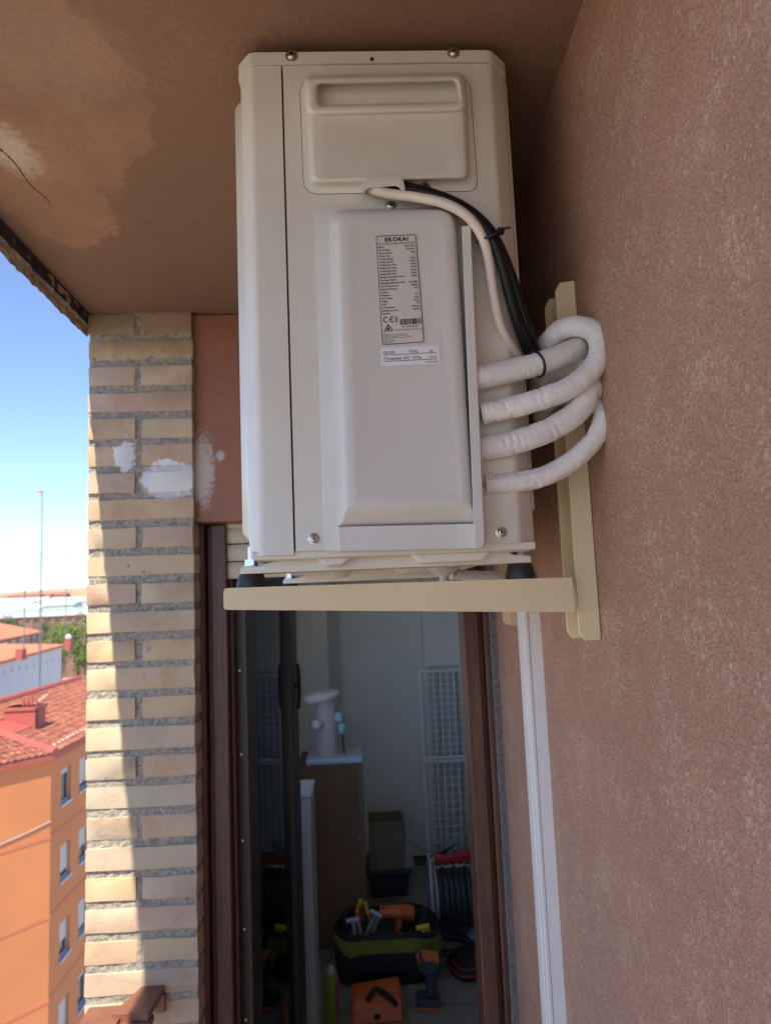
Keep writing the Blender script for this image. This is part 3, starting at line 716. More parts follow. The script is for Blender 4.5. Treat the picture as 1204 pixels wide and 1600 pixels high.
# drain elbow with its ribbed hose
dc = P(693, 890, YF+.12)
dn = MB().lathe((dc.x, dc.y, 0), [(.006, P(693, 909, dc.y).z), (.007, P(693, 900, dc.y).z), (.022, P(693, 889, dc.y).z), (.024, ZB-.003)], 20).build('drain_spout', M['drain'], ac, smooth=40)
zh_ = P(750, 899, dc.y).z
tube([Vector((dc.x+.012, dc.y+.02, zh_+.004)), Vector((dc.x+.05, dc.y+.03, zh_)), Vector((dc.x+.09, dc.y+.05, zh_-.002)), Vector((dc.x+.12, dc.y+.10, zh_-.002))], .0075, 12, 40, rf=lambda s, a, r: r*(1+.10*math.sin(s*1900))).build('drain_hose', M['drain'], ac, smooth=60)

# ================================================================== BRACKETS
def bracket(dy, label):
    b = thing('wall_bracket', (wallx(YA+dy), YA+dy, P(920, 1000, YA).z), label, 'bracket', 'brackets carrying the air conditioner')
    top = [(349, 919), (893, 902), (899, 957), (349, 953)]
    pts = [P(p.x, p.y, YA) for p in arcs(top, [7, .5, .5, 7], 4)]
    a = [Vector((q.x, YA+dy, q.z)) for q in pts]; c = [Vector((q.x, YA+dy+.040, q.z)) for q in pts]
    MB().loft([a, c], True, True).build('arm', M['bracket'], b, bevel=.002)
    yu = YA+.012
    ox = wallx(yu+dy)-wallx(yu)
    fpx = [(867, 455), (874, 441), (894, 438), (937, 1000), (914, 1001), (905, 990)]
    for k, (y0, y1) in enumerate(((yu, yu+.004), (yu+.056, yu+.060))):
        f = [P(x, y, yu) for x, y in fpx]
        for q in f:
            if q.x > wallx(yu)-.012: q.x = wallx(yu)-.0008
            q.x += ox
        MB().loft([[Vector((q.x, y0+dy, q.z)) for q in f], [Vector((q.x, y1+dy, q.z)) for q in f]], True, True).build('flange', M['bracket'], b, bevel=.0008)
    z0, z1 = P(914, 1001, yu).z, P(894, 438, yu).z
    MB().add([(wallx(y)-p_, y, zz) for y in (yu+dy+.004, yu+dy+.056) for p_ in (.001, .005) for zz in (z0, z1)], [(0,1,3,2), (4,6,7,5), (0,4,5,1), (2,3,7,6), (0,2,6,4), (1,5,7,3)]).build('web', M['bracket'], b)
    w_ = [P(894, 903, YA), P(900, 925, YA), P(902, 950, YA)]
    tube([Vector((q.x, YA+dy+.011, q.z)) for q in w_], .0035, 8, 10, rf=lambda s, a, r: r*(1+.25*noise.noise(Vector((s*300, a, 1))))).build('weld', M['weld'], b, smooth=60)
    return b
bracket(0, 'beige steel wall bracket nearest the camera, carrying the unit on its long arm')
bracket(.545, 'beige steel wall bracket mostly hidden behind the nearer one, its tip below the arm')

# ================================================================== PIPES AND CABLES
def wrinkle(seed, amp=.035):
    def f(s, a, r):
        fold = max(0, noise.noise(Vector((s*230+seed*7, math.cos(a)*.8, math.sin(a)*.8)))-.1)*max(0, noise.noise(Vector((s*28, math.cos(a), seed*3.1)))+.15)
        a0 = 4.3+seed+.35*noise.noise(Vector((s*40, seed, 2))); d = (a-a0) % 6.283
        flap = .07*(1-d/.9) if d < .9 else 0
        return r*(1 + flap - amp*8*fold + .012*((s*42+a/6.283) % 1) + .55*amp*noise.noise(Vector((s*60, math.cos(a)*1.3, math.sin(a)*1.3+seed))) + amp*.55*noise.noise(Vector((s*230, math.cos(a)*1.5+seed, math.sin(a)*1.5))))
    return f
def pipe(pix, r, seed, label, amp=.05):
    pts = [P(x, y, Y) for x, y, Y in pix]
    return tag(tube(pts, r, 40, 22, rf=wrinkle(seed, amp)).build('insulated_pipe', M['wrap'], smooth=70), label, 'pipe', 'insulated refrigerant pipes')
pipe([(735, 594, .885), (760, 588, .885), (800, 579, .887), (845, 567, .89), (885, 552, .90), (903, 545, .918), (900, 548, .938), (880, 562, .945), (858, 575, .96), (846, 595, 1.0), (840, 620, 1.08)], .0148, 1, 'topmost white wrapped pipe, tied to the black cables with a strap')
pipe([(752, 647, .885), (790, 639, .88), (840, 625, .875), (890, 605, .872), (925, 577, .872), (938, 545, .875), (930, 519, .885), (906, 510, .90), (880, 514, .915), (860, 530, .935), (848, 550, .965), (842, 575, 1.0), (838, 600, 1.08)], .0136, 2, 'white wrapped pipe that loops up over the topmost one', .08)
pipe([(742, 703, .89), (770, 699, .89), (810, 690, .888), (860, 671, .885), (900, 645, .885), (922, 612, .89), (924, 590, .905), (912, 575, .925), (890, 572, .94), (865, 580, .95), (850, 595, .975), (843, 620, 1.05)], .0145, 3, 'third white wrapped pipe from the top, rising towards the wall')
pipe([(757, 758, .90), (800, 754, .90), (850, 744, .898), (895, 719, .893), (928, 686, .89), (942, 655, .893), (938, 632, .905), (922, 618, .925), (898, 615, .94), (870, 620, .95), (852, 632, .98), (845, 650, 1.05)], .0125, 4, 'lowest white wrapped pipe curling away from the valve cover', .10)
for px, py, Y in ((745, 648, .888), (749, 760, .903)):
    q = P(px, py, Y); e = P(px+26, py-3, Y)
    o = tube([q, (q+e)/2, e], .0042, 10, 3).build('copper_stub', M['copper'], smooth=50)
    tag(o, 'bare copper stub inside the second pipe end' if py < 700 else 'bare copper stub inside the lowest pipe end', 'copper pipe', 'copper stubs at the valve cover')
wc = tube([P(x, y, Y) for x, y, Y in ((575, 290, .893), (585, 297, .882), (612, 303, .878), (650, 308, .872), (695, 318, .862), (730, 338, .862), (752, 368, .868), (763, 405, .876), (770, 455, .885), (780, 505, .892), (797, 540, .905), (820, 570, .935), (845, 592, .97), (868, 604, 1.02), (880, 606, 1.10))], .0062, 14, 8).build('power_cable', M['white_cable'], smooth=60)
tag(wc, 'off white electric cable bending down from the cable hood', 'cable')
for k, pix in enumerate((((598, 289, .895), (622, 293, .888), (660, 300, .884), (705, 314, .876), (742, 338, .872), (768, 372, .872), (784, 415, .876), (797, 465, .884), (812, 515, .90), (830, 560, .935), (842, 590, 1.0)),
                         ((604, 288, .897), (630, 292, .894), (670, 301, .89), (718, 320, .884), (755, 348, .88), (777, 380, .88), (796, 425, .886), (812, 475, .894), (826, 520, .91), (840, 560, .95), (850, 590, 1.02)))):
    o = tube([P(x, y, Y) for x, y, Y in pix], .0068, 14, 8).build('control_cable', M['black_cable'], smooth=60)
    tag(o, 'black electric cable running right beside the off white one' if k == 0 else 'black electric cable outermost of the bundle, next to the dark corner', 'cable', 'black cables')
M['tie'] = simple('black nylon', (.01, .01, .012), .35)
def loop(name, c, n_axis, ru, rv, th, label, tail=None):
    ax = Vector(n_axis).normalized(); q = ax.orthogonal().normalized(); p_ = ax.cross(q)
    if abs(q.z) > abs(p_.z): q, p_ = p_, q
    pts = [c + q*ru*math.cos(t)+p_*rv*math.sin(t) for t in [i*math.pi/8 for i in range(17)]]
    mb = tube(pts, th, 8, 3, caps=False)
    hd_ = c - Vector((0, 1, 0))*ru*.2 + (q if q.x > 0 else -q)*ru
    if tail is not None:
        z = tube([hd_, hd_+tail*.5+Vector((0, 0, .001)), hd_+tail], th*.9, 6, 3); mb.add(z.v, z.f)
        mb.box(hd_.x-.004, hd_.x+.004, hd_.y-.004, hd_.y+.004, hd_.z-.003, hd_.z+.003)
    mb.uv = None
    return tag(mb.build(name, M['tie'], smooth=60), label, 'cable tie')
c1 = (P(752, 368, .868)+P(775, 375, .876))/2
c1.y -= .001
loop('cable_tie', c1, (P(763, 405, .876)-P(752, 368, .868)), .0165, .0105, .0017, 'black cable tie holding the white and black cables together', Vector((.012, -.004, .003)))
pp = P(838, 569, .8895)
loop('cable_tie', pp, (P(890, 548, .915)-P(800, 579, .89)), 0.0161, .0161, .0018, 'black cable tie round the topmost wrapped pipe', None)

# ================================================================== THE ROOM BEHIND THE DOOR
RX0, RX1, RY0, RY1, RZ1 = -.53, 2.7, YB+.14, 5.25, 2.5
M['room'] = simple('white emulsion wall', (.80, .81, .78), .8, .05, 2, bmp=.1, bscale=120)
M['tile'] = simple('grey floor tile', (.22, .21, .20), .4, .1, 5)
M['grout'] = simple('dark grout', (.10, .10, .10), .9)
def room_wall(name, *b): return struct(box(name, *b, M['room']))
room_wall('room_wall_back', RX0-.10, RX1, RY1, RY1+.2, 0, RZ1)
room_wall('room_wall_right', RX1, RX1+.2, RY0-.1, RY1+.2, 0, RZ1)
room_wall('room_wall_front', wallx(YB)+.006, RX1, YB+.002, RY0, 0, RZ1)
room_wall('room_wall_head', XP1-.01, wallx(YB)+.006, YB+.142, RY0+.02, ZL, RZ1)
room_wall('room_wall_corner', XP0+.02, jl0+.01, YP+.125, RY0, 0, RZ1)
# left wall with an unseen window opening, added to let skylight into the room
wy0, wy1, wz0, wz1 = 2.15, 3.6, 1.1, 2.42
for nm, b in (('room_wall_left', (RX0-.10, RX0, RY0-.1, wy0, 0, RZ1)), ('room_wall_left', (RX0-.10, RX0, wy1, RY1+.2, 0, RZ1)), ('room_wall_left', (RX0-.10, RX0, wy0, wy1, 0, wz0)), ('room_wall_left', (RX0-.10, RX0, wy0, wy1, wz1, RZ1))):
    room_wall(nm, *b)
struct(box('room_ceiling', RX0-.10, RX1+.2, RY0-.1, RY1+.2, RZ1, RZ1+.1, M['room']))
fo = struct(box('room_floor', RX0-.10, RX1+.2, YB+.01, RY1+.2, -.12, .055, M['grout']))
tile_me = None
for i in range(9):
    for j in range(9):
        x = RX0+.01+i*.334; y = RY0+.02+j*.334
        if x > 1.3: continue
        if tile_me is None:
            o = MB().box(0, .33, 0, .33, .05, .0595).build('tile', M['tile'], fo); tile_me = o.data
        else:
            o = bpy.data.objects.new('tile', tile_me); col.objects.link(o); attach(o, fo)
        o.location = (x, y, rnd.uniform(-.0004, .0004))
FZ = .0597
# chimney-breast / pier on the back wall
room_wall('room_wall_pier', RX0, P(514, 1100, 4.85).x, 4.85, RY1+.01, 0, RZ1)
room_wall('room_wall_pier', P(663, 1050, 5.15).x, P(663, 1050, 5.15).x+1.0, 5.15, RY1+.01, 0, RZ1)
def floorY(py): return PZ(600, py, FZ).y
M['carton'] = simple('brown cardboard', (.16, .095, .055), .85, .12, 8)
M['fur'] = simple('pale plush', (.88, .85, .86), .95, .12, 60, bmp=.9, bscale=260, bdist=.008)
M['pinkfur'] = simple('dusty pink sisal', (.68, .59, .59), .95, .15, 60, bmp=.9, bscale=260, bdist=.008)
M['blueplush'] = simple('pale blue plush', (.36, .62, .66), .95, .12, 60, bmp=.7, bscale=240)
M['baseplush'] = simple('pale blue plush base', (.50, .60, .68), .95, .1, 60, bmp=.8, bscale=240)
# tall carton with the cat post on it
YC = 3.95
cx0, cx1 = P(462, 1200, YC).x, P(566, 1200, YC).x; ctop = P(520, 1197, YC).z
ca = thing('cardboard_carton', ((cx0+cx1)/2, YC+.2, FZ), 'tall brown cardboard carton standing in the room under the cat post', 'carton')
box('body', cx0, cx1, YC, YC+.42, FZ+.0003, ctop, M['carton'], ca, bevel=.004)
M['tape'] = simple('shiny packing tape', (.18, .12, .08), .25)
box('tape', cx1-.022, cx1-.004, YC-.001, YC+.003, FZ+.3, ctop-.03, M['tape'], ca)
M['scuff'] = simple('torn pale cardboard', (.55, .48, .40), .9)
for px, py in ((562, 1226), (560, 1232), (548, 1193), (536, 1192), (563, 1250), (566, 1285), (562, 1310)):
    q = P(px, py, YC-.0008)
    MB().add([q+Vector((rnd.uniform(-.011, .011), 0, rnd.uniform(-.011, .011))) for _ in range(4)], [(0, 1, 2, 3)]).build('scuff', M['scuff'], ca)
cp = thing('cat_scratching_post', ((cx0+cx1)/2, YC+.15, ctop), 'plush cat scratching post with a round top on the tall carton', 'cat post')
b0, b1 = P(478, 1185, YC+.05).x, P(567, 1180, YC+.05).x
MB().box(b0, b1, YC+.01, YC+.34, ctop+.0005, ctop+.035).build('base', M['baseplush'], cp, bevel=.012, seg=3)
pc = P(512, 1180, YC+.14); zt2 = P(503, 1092, YC+.14).z
MB().lathe((pc.x, YC+.14, 0), [(.062, ctop+.03), (.064, ctop+.1), (.060, (ctop+zt2)/2), (.055, zt2)], 20).build('post', M['pinkfur'], cp, smooth=60)
tcn = P(503, 1087, YC+.14)
tp_ = MB(); rings = []
for r_, h in ((.02, -.028), (.085, -.026), (.098, -.012), (.098, .004), (.085, .018), (.03, .022)):
    rings.append([Vector((tcn.x+r_*math.cos(a), YC+.14+r_*math.sin(a), tcn.z+h+.12*r_*math.cos(a))) for a in [i*math.pi/12 for i in range(24)]])
tp_.loft(rings, True, True).build('top_disc', M['fur'], cp, smooth=70)
MB().ball(P(495, 1133, YC+.07), .028).build('pompom', M['fur'], cp, smooth=80)
s1 = P(530, 1122, YC+.1); s2 = P(534, 1138, YC+.1)
MB().ball(s1, .027, sz=1.1).build('toy_ball', M['blueplush'], cp, smooth=80)
MB().ball(s2, .023, sz=1.35).build('toy_ball', M['blueplush'], cp, smooth=80)
tube([Vector((s2.x+.012, YC+.1, ctop+.03)), Vector((s2.x+.006, YC+.1, ctop+.07)), s2], .004, 8, 4).build('spring', M['handle'], cp)
# white panel just past the open leaf
px1 = P(491, 1300, 2.95).x
pw = thing('room_divider', (px1-.05, 3.0, FZ), 'white upright panel standing between the open door leaf and the carton', 'divider')
M['wp'] = simple('off white lacquer', (.40, .40, .40), .4)
box('panel_board', px1-.16, px1, 2.80, 3.02, FZ+.0003, P(480, 1241, 2.85).z, M['wp'], pw, bevel=.006)
box('top_cap', px1-.165, px1+.004, 2.795, 3.025, P(480, 1241, 2.85).z, P(480, 1241, 2.85).z+.012, M['wp'], pw, bevel=.003)
# wire pen against the back wall
YW = 4.95
M['wire'] = simple('white coated wire', (.85, .87, .88), .4)
def panel(z0, z1, label, y):
    x0 = P(658, 1100, y).x; x1 = x0+.62
    t = thing('wire_panel', (x0+.3, y, z0), label, 'wire panel', 'wire pen panels')
    f = MB()
    for a, b_ in (((x0, y, z0), (x0, y, z1)), ((x1, y, z0), (x1, y, z1)), ((x0, y, z0), (x1, y, z0)), ((x0, y, z1), (x1, y, z1))): f.cyl(a, b_, .011, n=8)
    f.build('frame', M['wire'], t, smooth=50)
    n = 13
    for i in range(1, n): 
        zz = z0+(z1-z0)*i/n; MB().cyl((x0+.03, y-.006, zz), (x1, y-.006, zz), .0032, n=6).build('wire', M['wire'], t)
    MB().cyl((x0+.032, y, z0), (x0+.032, y, z1), .0045, n=6).build('wire', M['wire'], t)
    for i in range(1, 13):
        xx = x0+.04+i*.046; MB().cyl((xx, y, z0), (xx, y, z1), .0045, n=6).build('wire', M['wire'], t)
    return t
zj = P(690, 1187, YW).z
panel(FZ+.013, zj-.012, 'lower white wire pen panel leaning at the back wall of the room', YW)
panel(zj+.0115, P(690, 1048, YW).z, 'upper white wire pen panel above the cable reel', YW)
M['blind'] = simple('pale vertical blind', (.55, .57, .56), .7)
bl = thing('vertical_blind', (P(740, 1200, 5.1).x, 5.09, FZ), 'pale vertical strips hanging behind the wire pen', 'blind')
for i in range(12):
    xx = P(678, 1200, 5.09).x+i*.062
    MB().add([(xx, 5.10, FZ+.05), (xx+.045, 5.075, FZ+.05), (xx+.045, 5.075, zj+.55), (xx, 5.10, zj+.55), (xx+.002, 5.104, FZ+.05), (xx+.047, 5.079, FZ+.05), (xx+.047, 5.079, zj+.55), (xx+.002, 5.104, zj+.55)],
             [(0,1,2,3), (7,6,5,4), (0,4,5,1), (1,5,6,2), (2,6,7,3), (3,7,4,0)]).build('strip', M['blind'], bl)
box('headrail', P(676, 1200, 5.09).x, P(678, 1200, 5.09).x+.8, 5.07, 5.11, zj+.551, zj+.585, M['blind'], bl)
# storage tub with a box on it
YT = 4.55
M['tub'] = simple('dark blue plastic', (.035, .06, .085), .4); M['beige'] = simple('beige carton', (.28, .23, .17), .8)
tz = P(600, 1362, YT).z
tb = thing('storage_tub', (P(607, 1380, YT).x, YT+.15, FZ), 'dark blue plastic tub on the floor behind the tool bag', 'tub')
xa, xb = P(576, 1380, YT).x, P(640, 1380, YT).x
r4 = lambda i, z_: [Vector((xa+i, YT+i, z_)), Vector((xb-i, YT+i, z_)), Vector((xb-i, YT+.32-i, z_)), Vector((xa+i, YT+.32-i, z_))]
MB().loft([r4(.015, FZ+.0003), r4(0, tz-.02), r4(-.012, tz-.02), r4(-.012, tz)], True, True).build('body', M['tub'], tb, bevel=.004)
bz = P(600, 1288, YT).z
bb = thing('small_box', (P(605, 1330, YT).x, YT+.15, tz), 'open beige box standing on the dark blue tub', 'box')
x1b = P(632, 1330, YT).x
mbx = MB(); 
for q in ((xa+.01, x1b, YT+.02, YT+.026), (xa+.01, x1b, YT+.26, YT+.266), (xa+.01, xa+.016, YT+.026, YT+.26), (x1b-.006, x1b, YT+.026, YT+.26)): mbx.box(*q, tz+.0003, bz)
mbx.box(xa+.016, x1b-.006, YT+.026, YT+.26, tz+.0003, tz+.006)
mbx.build('body', M['beige'], bb)
MB().loft([[Vector((xa+.01, YT+.02, bz)), Vector((x1b, YT+.02, bz)), Vector((x1b-.01, YT-.05, bz+.02)), Vector((xa+.015, YT-.05, bz+.02))], [Vector((xa+.01, YT+.02, bz+.004)), Vector((x1b, YT+.02, bz+.004)), Vector((x1b-.01, YT-.05, bz+.024)), Vector((xa+.015, YT-.05, bz+.024))]], True, True).build('flap', M['scuff'], bb)
MB().add([(x1b, YT+.02, tz), (x1b+.06, YT+.03, tz+.01), (x1b+.01, YT+.03, bz-.01), (x1b, YT+.26, tz), (x1b+.06, YT+.25, tz+.01), (x1b+.01, YT+.25, bz-.01)], [(0,1,2), (5,4,3), (0,3,4,1), (1,4,5,2), (2,5,3,0)]).build('side_flap', M['wp'], bb)
# tool bag
YG = 3.55
M['bag'] = simple('black nylon bag', (.012, .012, .014), .7, .3, 30, bmp=.4, bscale=120)
M['hivis'] = simple('yellow green trim', (.17, .19, .025), .7, .25, 30, bmp=.5, bscale=60)
M['orange'] = simple('orange plastic', (.62, .13, .025), .45, .15, 30); M['yellow'] = simple('yellow plastic', (.72, .48, .02), .45)
M['red'] = simple('red plastic', (.38, .02, .02), .4); M['grey'] = simple('grey metal', (.45, .48, .5), .4, metal=.4)
g0, g1 = P(522, 1470, YG).x, P(690, 1470, YG).x; gz = P(600, 1462, YG).z
tg = thing('tool_bag', ((g0+g1)/2, YG+.15, FZ), 'open black tool bag with yellow green trim, full of tools', 'tool bag')
def bagring(i, z_, wob=0):
    out = []
    for k in range(28):
        a = 2*math.pi*k/28; c_, s_ = math.cos(a), math.sin(a)
        x = (g0+g1)/2 + ((g1-g0)/2-i)*math.copysign(abs(c_)**.45, c_); y = YG+.16+(.16-i)*math.copysign(abs(s_)**.45, s_)
        out.append(Vector((x, y, z_+wob*noise.noise(Vector((x*9, y*9, 2))))))
    return out
MB().loft([bagring(.02, FZ+.0004), bagring(.0, FZ+.03), bagring(-.006, (FZ+gz)/2), bagring(.0, gz-.03, .02), bagring(.012, gz, .03), bagring(.018, gz-.03, .02), bagring(.05, gz-.045, .05), bagring(.12, gz-.04, .06)], True, True).build('body', M['bag'], tg, smooth=60)
MB().loft([bagring(-.0085, gz-.085, .10), bagring(-.0095, gz-.05, .04), bagring(-.0045, gz-.022, .03)], False, False).build('trim', M['hivis'], tg, smooth=60)
def inbag(name, px, py, dy, mat, label, cat, kind, rot=0):
    c = P(px, py, YG+dy); mb = MB(); mm = Matrix.Rotation(rot, 3, 'Y')
    L = c.z-(gz-.075)
    if kind == 'driver':
        a = c+mm @ Vector((0, 0, .03)); b = c+mm @ Vector((0, 0, -.03)); e = c+mm @ Vector((0, 0, -L))
        mb.cyl(b, a, .012, .009, 10).cyl(e, b, .004, .004, 8)
    elif kind == 'grinder':
        f = lambda x, y, z_: c+mm @ Vector((x, y, z_))
        mb.cyl(f(-.075, 0, 0), f(.06, 0, .004), .026, .032, 12).cyl(f(.05, 0, 0), f(.085, 0, 0), .036, .03, 12).cyl(f(.02, 0, 0), f(.01, 0, -L), .016, .018, 10)
    else:
        f = lambda x, y, z_: c+mm @ Vector((x, y, z_))
        mb.cyl(f(-.03, 0, 0), f(.03, 0, .0), .011, .013, 8).cyl(f(0, 0, 0), f(.0, 0, -L), .009, .011, 8).cyl(f(.02, .01, 0), f(.03, .01, -L), .008, .01, 8)
    return tag(mb.build(name, mat, smooth=40), label, cat, 'tools in the tool bag')
inbag('angle_grinder', 618, 1426, .13, M['orange'], 'orange power tool lying on top of the tool bag', 'power tool', 'grinder', .08)
inbag('screwdriver', 561, 1416, .12, M['yellow'], 'yellow screwdriver handle at the left of the tool bag', 'screwdriver', 'driver', .3)
inbag('screwdriver', 572, 1419, .16, M['yellow'], 'yellow screwdriver handle second from the left in the bag', 'screwdriver', 'driver', -.3)
inbag('screwdriver', 563, 1427, .10, M['red'], 'red screwdriver handle in the tool bag', 'screwdriver', 'driver', .1)
inbag('torch', 551, 1438, .08, M['grey'], 'grey tool lying at the left end of the tool bag', 'torch', 'pliers', -.12)
inbag('pliers', 587, 1428, .11, M['grey'], 'grey metal tool beside the orange power tool', 'pliers', 'pliers', .5)
inbag('marker', 660, 1449, .03, M['yellow'], 'yellow tool lying at the right rim of the bag', 'marker', 'pliers', -.12)
kr = random.Random(12)
for k, (px, lb) in enumerate(((546, 'at the left end of'), (600, 'just left of the orange power tool in'), (640, 'just right of the orange power tool in'), (652, 'above the yellow tool in'), (672, 'at the right end of'))):
    inbag('screwdriver', px, 1432+kr.uniform(-6, 6), kr.uniform(.12, .22), M['bag'], 'black tool handle %s the tool bag' % lb, 'tool handle', 'driver', kr.uniform(-.8, .8))
cw_ = []
for k in range(26):
    a_ = k*.62; r0_ = .10+.025*math.sin(k*1.7); cw_.append(Vector((P(702, 1470, 3.75).x+r0_*math.cos(a_), 3.86+.10*math.sin(a_), FZ+.007+.0022*k)))
tag(tube(cw_, .0065, 8, 5).build('cable_coil', M['black_cable'], smooth=60), 'loose coil of black cable on the floor beside the tool bag', 'cable coil')
# drill standing on its battery
YD = floorY(1578)
M['dkblue'] = simple('dark blue grey plastic', (.03, .04, .055), .45)
dd = thing('cordless_drill', (P(668, 1575, YD).x, YD, FZ), 'orange and black cordless drill standing on the floor tiles', 'drill')
def dprism(pix, d0, d1, mat, name, bv=.006): 
    a = [P(x, y, YD) for x, y in pix]
    for q in a: q.z = max(q.z, FZ+.0003)
    return MB().loft([[q+Vector((0, d0, 0)) for q in a], [q+Vector((0, d1, 0)) for q in a]], True, True).build(name, mat, dd, bevel=bv)
dprism([(652, 1556), (686, 1556), (688, 1566), (684, 1582), (654, 1582), (650, 1568)], -.04, .05, M['dkblue'], 'battery')
dprism([(651, 1568), (687, 1568), (686, 1573), (652, 1573)], -.043, .053, M['orange'], 'battery_trim', .002)
dprism([(664, 1522), (682, 1522), (681, 1557), (666, 1557)], -.02, .02, M['dkblue'], 'grip')
dprism([(654, 1490), (683, 1491), (689, 1500), (687, 1516), (680, 1522), (660, 1520), (653, 1508)], -.03, .03, M['dkblue'], 'motor_body', .01)
dprism([(658, 1489), (684, 1491), (686, 1500), (662, 1498)], -.032, .032, M['orange'], 'top_shell', .004)
dprism([(650, 1494), (655, 1492), (660, 1518), (655, 1514)], -.025, .025, M['orange'], 'front_ring', .004)
# orange case, spray can
YO = floorY(1601)
oc = thing('orange_case', (P(590, 1590, YO).x, YO+.1, FZ), 'orange tool case with a black strap on the floor before the bag', 'tool case')
o0, o1 = P(548, 1590, YO).x, P(630, 1590, YO).x; oz = P(590, 1556, YO+.06).z
MB().loft([[Vector((o0, YO, FZ+.0003)), Vector((o1, YO, FZ+.0003)), Vector((o1, YO+.2, FZ+.0003)), Vector((o0, YO+.2, FZ+.0003))], [Vector((o0+.004, YO+.01, oz-.03)), Vector((o1-.004, YO+.01, oz-.01)), Vector((o1-.004, YO+.19, oz+.01)), Vector((o0+.004, YO+.19, oz-.01))], [Vector((o0+.03, YO+.05, oz)), Vector((o1-.03, YO+.05, oz+.012)), Vector((o1-.03, YO+.16, oz+.02)), Vector((o0+.03, YO+.16, oz))]], True, True).build('body', M['orange'], oc, bevel=.008)
MB().box((o0+o1)/2-.012, (o0+o1)/2+.012, YO-.003, YO+.02, FZ+.02, oz-.045).build('latch', M['bag'], oc, bevel=.002)
tube([Vector(((o0+o1)/2-.04, YO+.03, oz+.0)), Vector(((o0+o1)/2+.0, YO+.06, oz+.025)), Vector(((o0+o1)/2+.05, YO+.03, oz+.01)), Vector(((o0+o1)/2+.085, YO+.01, oz-.02))], .011, 8, 5).build('strap', M['bag'], oc)
YS_ = 3.28
sx = P(518, 1570, YS_).x; s0 = P(518, 1522, YS_).z
sp_ = thing('spray_can', (sx, YS_, FZ), 'yellow spray can with a pale cap at the left of the floor', 'spray can')
M['canY'] = simple('yellow green can', (.20, .20, .02), .35); M['canP'] = simple('magenta print', (.35, .05, .12), .4)
MB().lathe((sx, YS_, 0), [(.030, FZ+.0003), (.033, FZ+.006), (.033, s0-.012), (.026, s0), (.012, s0+.006)], 24).build('can', M['canY'], sp_, smooth=40)
MB().loft([[Vector((sx+.0334*math.cos(a), YS_+.0334*math.sin(a), zz)) for a in [-.9+i*.15 for i in range(8)]] for zz in (FZ+.03, s0-.03)], False, False, closed=False).build('print_band', M['canP'], sp_, smooth=60)
MB().lathe((sx, YS_, 0), [(.016, s0+.004), (.016, s0+.02), (.010, s0+.032)], 16).build('cap', M['wp'], sp_, smooth=40)
# cable reel with red handle, hand tools on it
YR = 3.95
M['reelcab'] = simple('grey black cable', (.035, .04, .045), .45)
rc = P(716, 1418, YR); rl_ = thing('cable_reel', (rc.x, YR+.12, FZ), 'cable reel wound with dark cable at the right of the room', 'cable reel')
rr_ = rc.z-FZ-.03
for i in range(6):
    yy = rc.x-.085+i*.03
    pts = [Vector((yy, YR+.14+(.125+.006*(i % 2))*math.cos(a), rc.z+(.125+.006*(i % 2))*math.sin(a))) for a in [k*math.pi/10 for k in range(21)]]
    tube(pts, .0165, 8, 2, caps=False).build('cable_turn', M['reelcab'], rl_, smooth=60)
for xx in (rc.x-.112, rc.x+.095):
    MB().lathe((xx, YR+.14, rc.z), [(.155, 0), (.16, .004), (.16, .010), (.155, .014), (.06, .014)], 32, 'X').build('side_disc', M['grey'], rl_, smooth=40)
fr_ = MB()
for xx in (rc.x-.125, rc.x+.118):
    for y_ in (YR+.0, YR+.28): fr_.cyl((xx, y_, FZ+.0003), (xx, YR+.14, rc.z+.19), .011, n=8)
fr_.cyl((rc.x-.125, YR+.14, rc.z+.19), (rc.x+.118, YR+.14, rc.z+.19), .011, n=8)
fr_.build('stand', M['grey'], rl_, smooth=50)
MB().box(rc.x-.10, rc.x+.11, YR+.10, YR+.18, rc.z+.178, rc.z+.225).build('red_housing', M['red'], rl_, bevel=.012, seg=3)
zt3 = rc.z+.2255
M['bluetool'] = simple('blue grey steel', (.18, .26, .32), .4, metal=.3)
hw = thing('hand_saw', (rc.x-.05, YR+.14, zt3), 'blue grey hand tool with a thin bar lying on the cable reel', 'hand tool')
a = [P(x, y, YR+.12) for x, y in ((684, 1346), (696, 1340), (701, 1316), (710, 1309), (715, 1317), (706, 1336), (703, 1348))]
for q in a: q.z = max(q.z, zt3)
MB().loft([a, [q+Vector((0, .03, 0)) for q in a]], True, True).build('grip', M['bluetool'], hw, bevel=.004)
q0 = P(636, 1312, YR+.13); q1 = P(686, 1340, YR+.13); q2 = P(703, 1346, YR+.13); q2.z = max(q2.z, zt3)
MB().cyl(q0, q1, .005, n=8).cyl(q1, q2, .011, n=8).build('bar', M['bluetool'], hw)
# black bag with red piping, white bottle
YK = floorY(1548)
k0, k1 = P(704, 1540, YK).x, P(770, 1540, YK).x; kz = P(730, 1502, YK).z
kb = thing('backpack', ((k0+k1)/2, YK+.12, FZ), 'black backpack with red piping lying by the right door post', 'backpack')
def kring(t_, s_):
    cx = (k0+k1)/2+.03*t_; return [Vector((cx+(k1-k0)/2*s_*math.cos(a)*(1+.08*math.sin(3*a)), YK+.15+.15*s_*math.sin(a)*(1+.1*math.cos(2*a)), FZ+.0004+(kz-FZ)*t_*(1+.45*math.cos(a)+.15*math.sin(2*a+1)))) for a in [i*math.pi/10 for i in range(20)]]
MB().loft([kring(0, .9), kring(.15, 1.0), kring(.4, .99), kring(.62, .9), kring(.72, .55), kring(.85, .3)], True, True).build('body', M['bag'], kb, smooth=60)
for s_, t_ in ((1.0, .32), (.93, .62)):
    tube([q+Vector((0, -.003, 0)) for q in kring(t_, s_+.012)[10:21]], .004, 6, 2).build('piping', M['red'], kb)
YQ = YK+.46
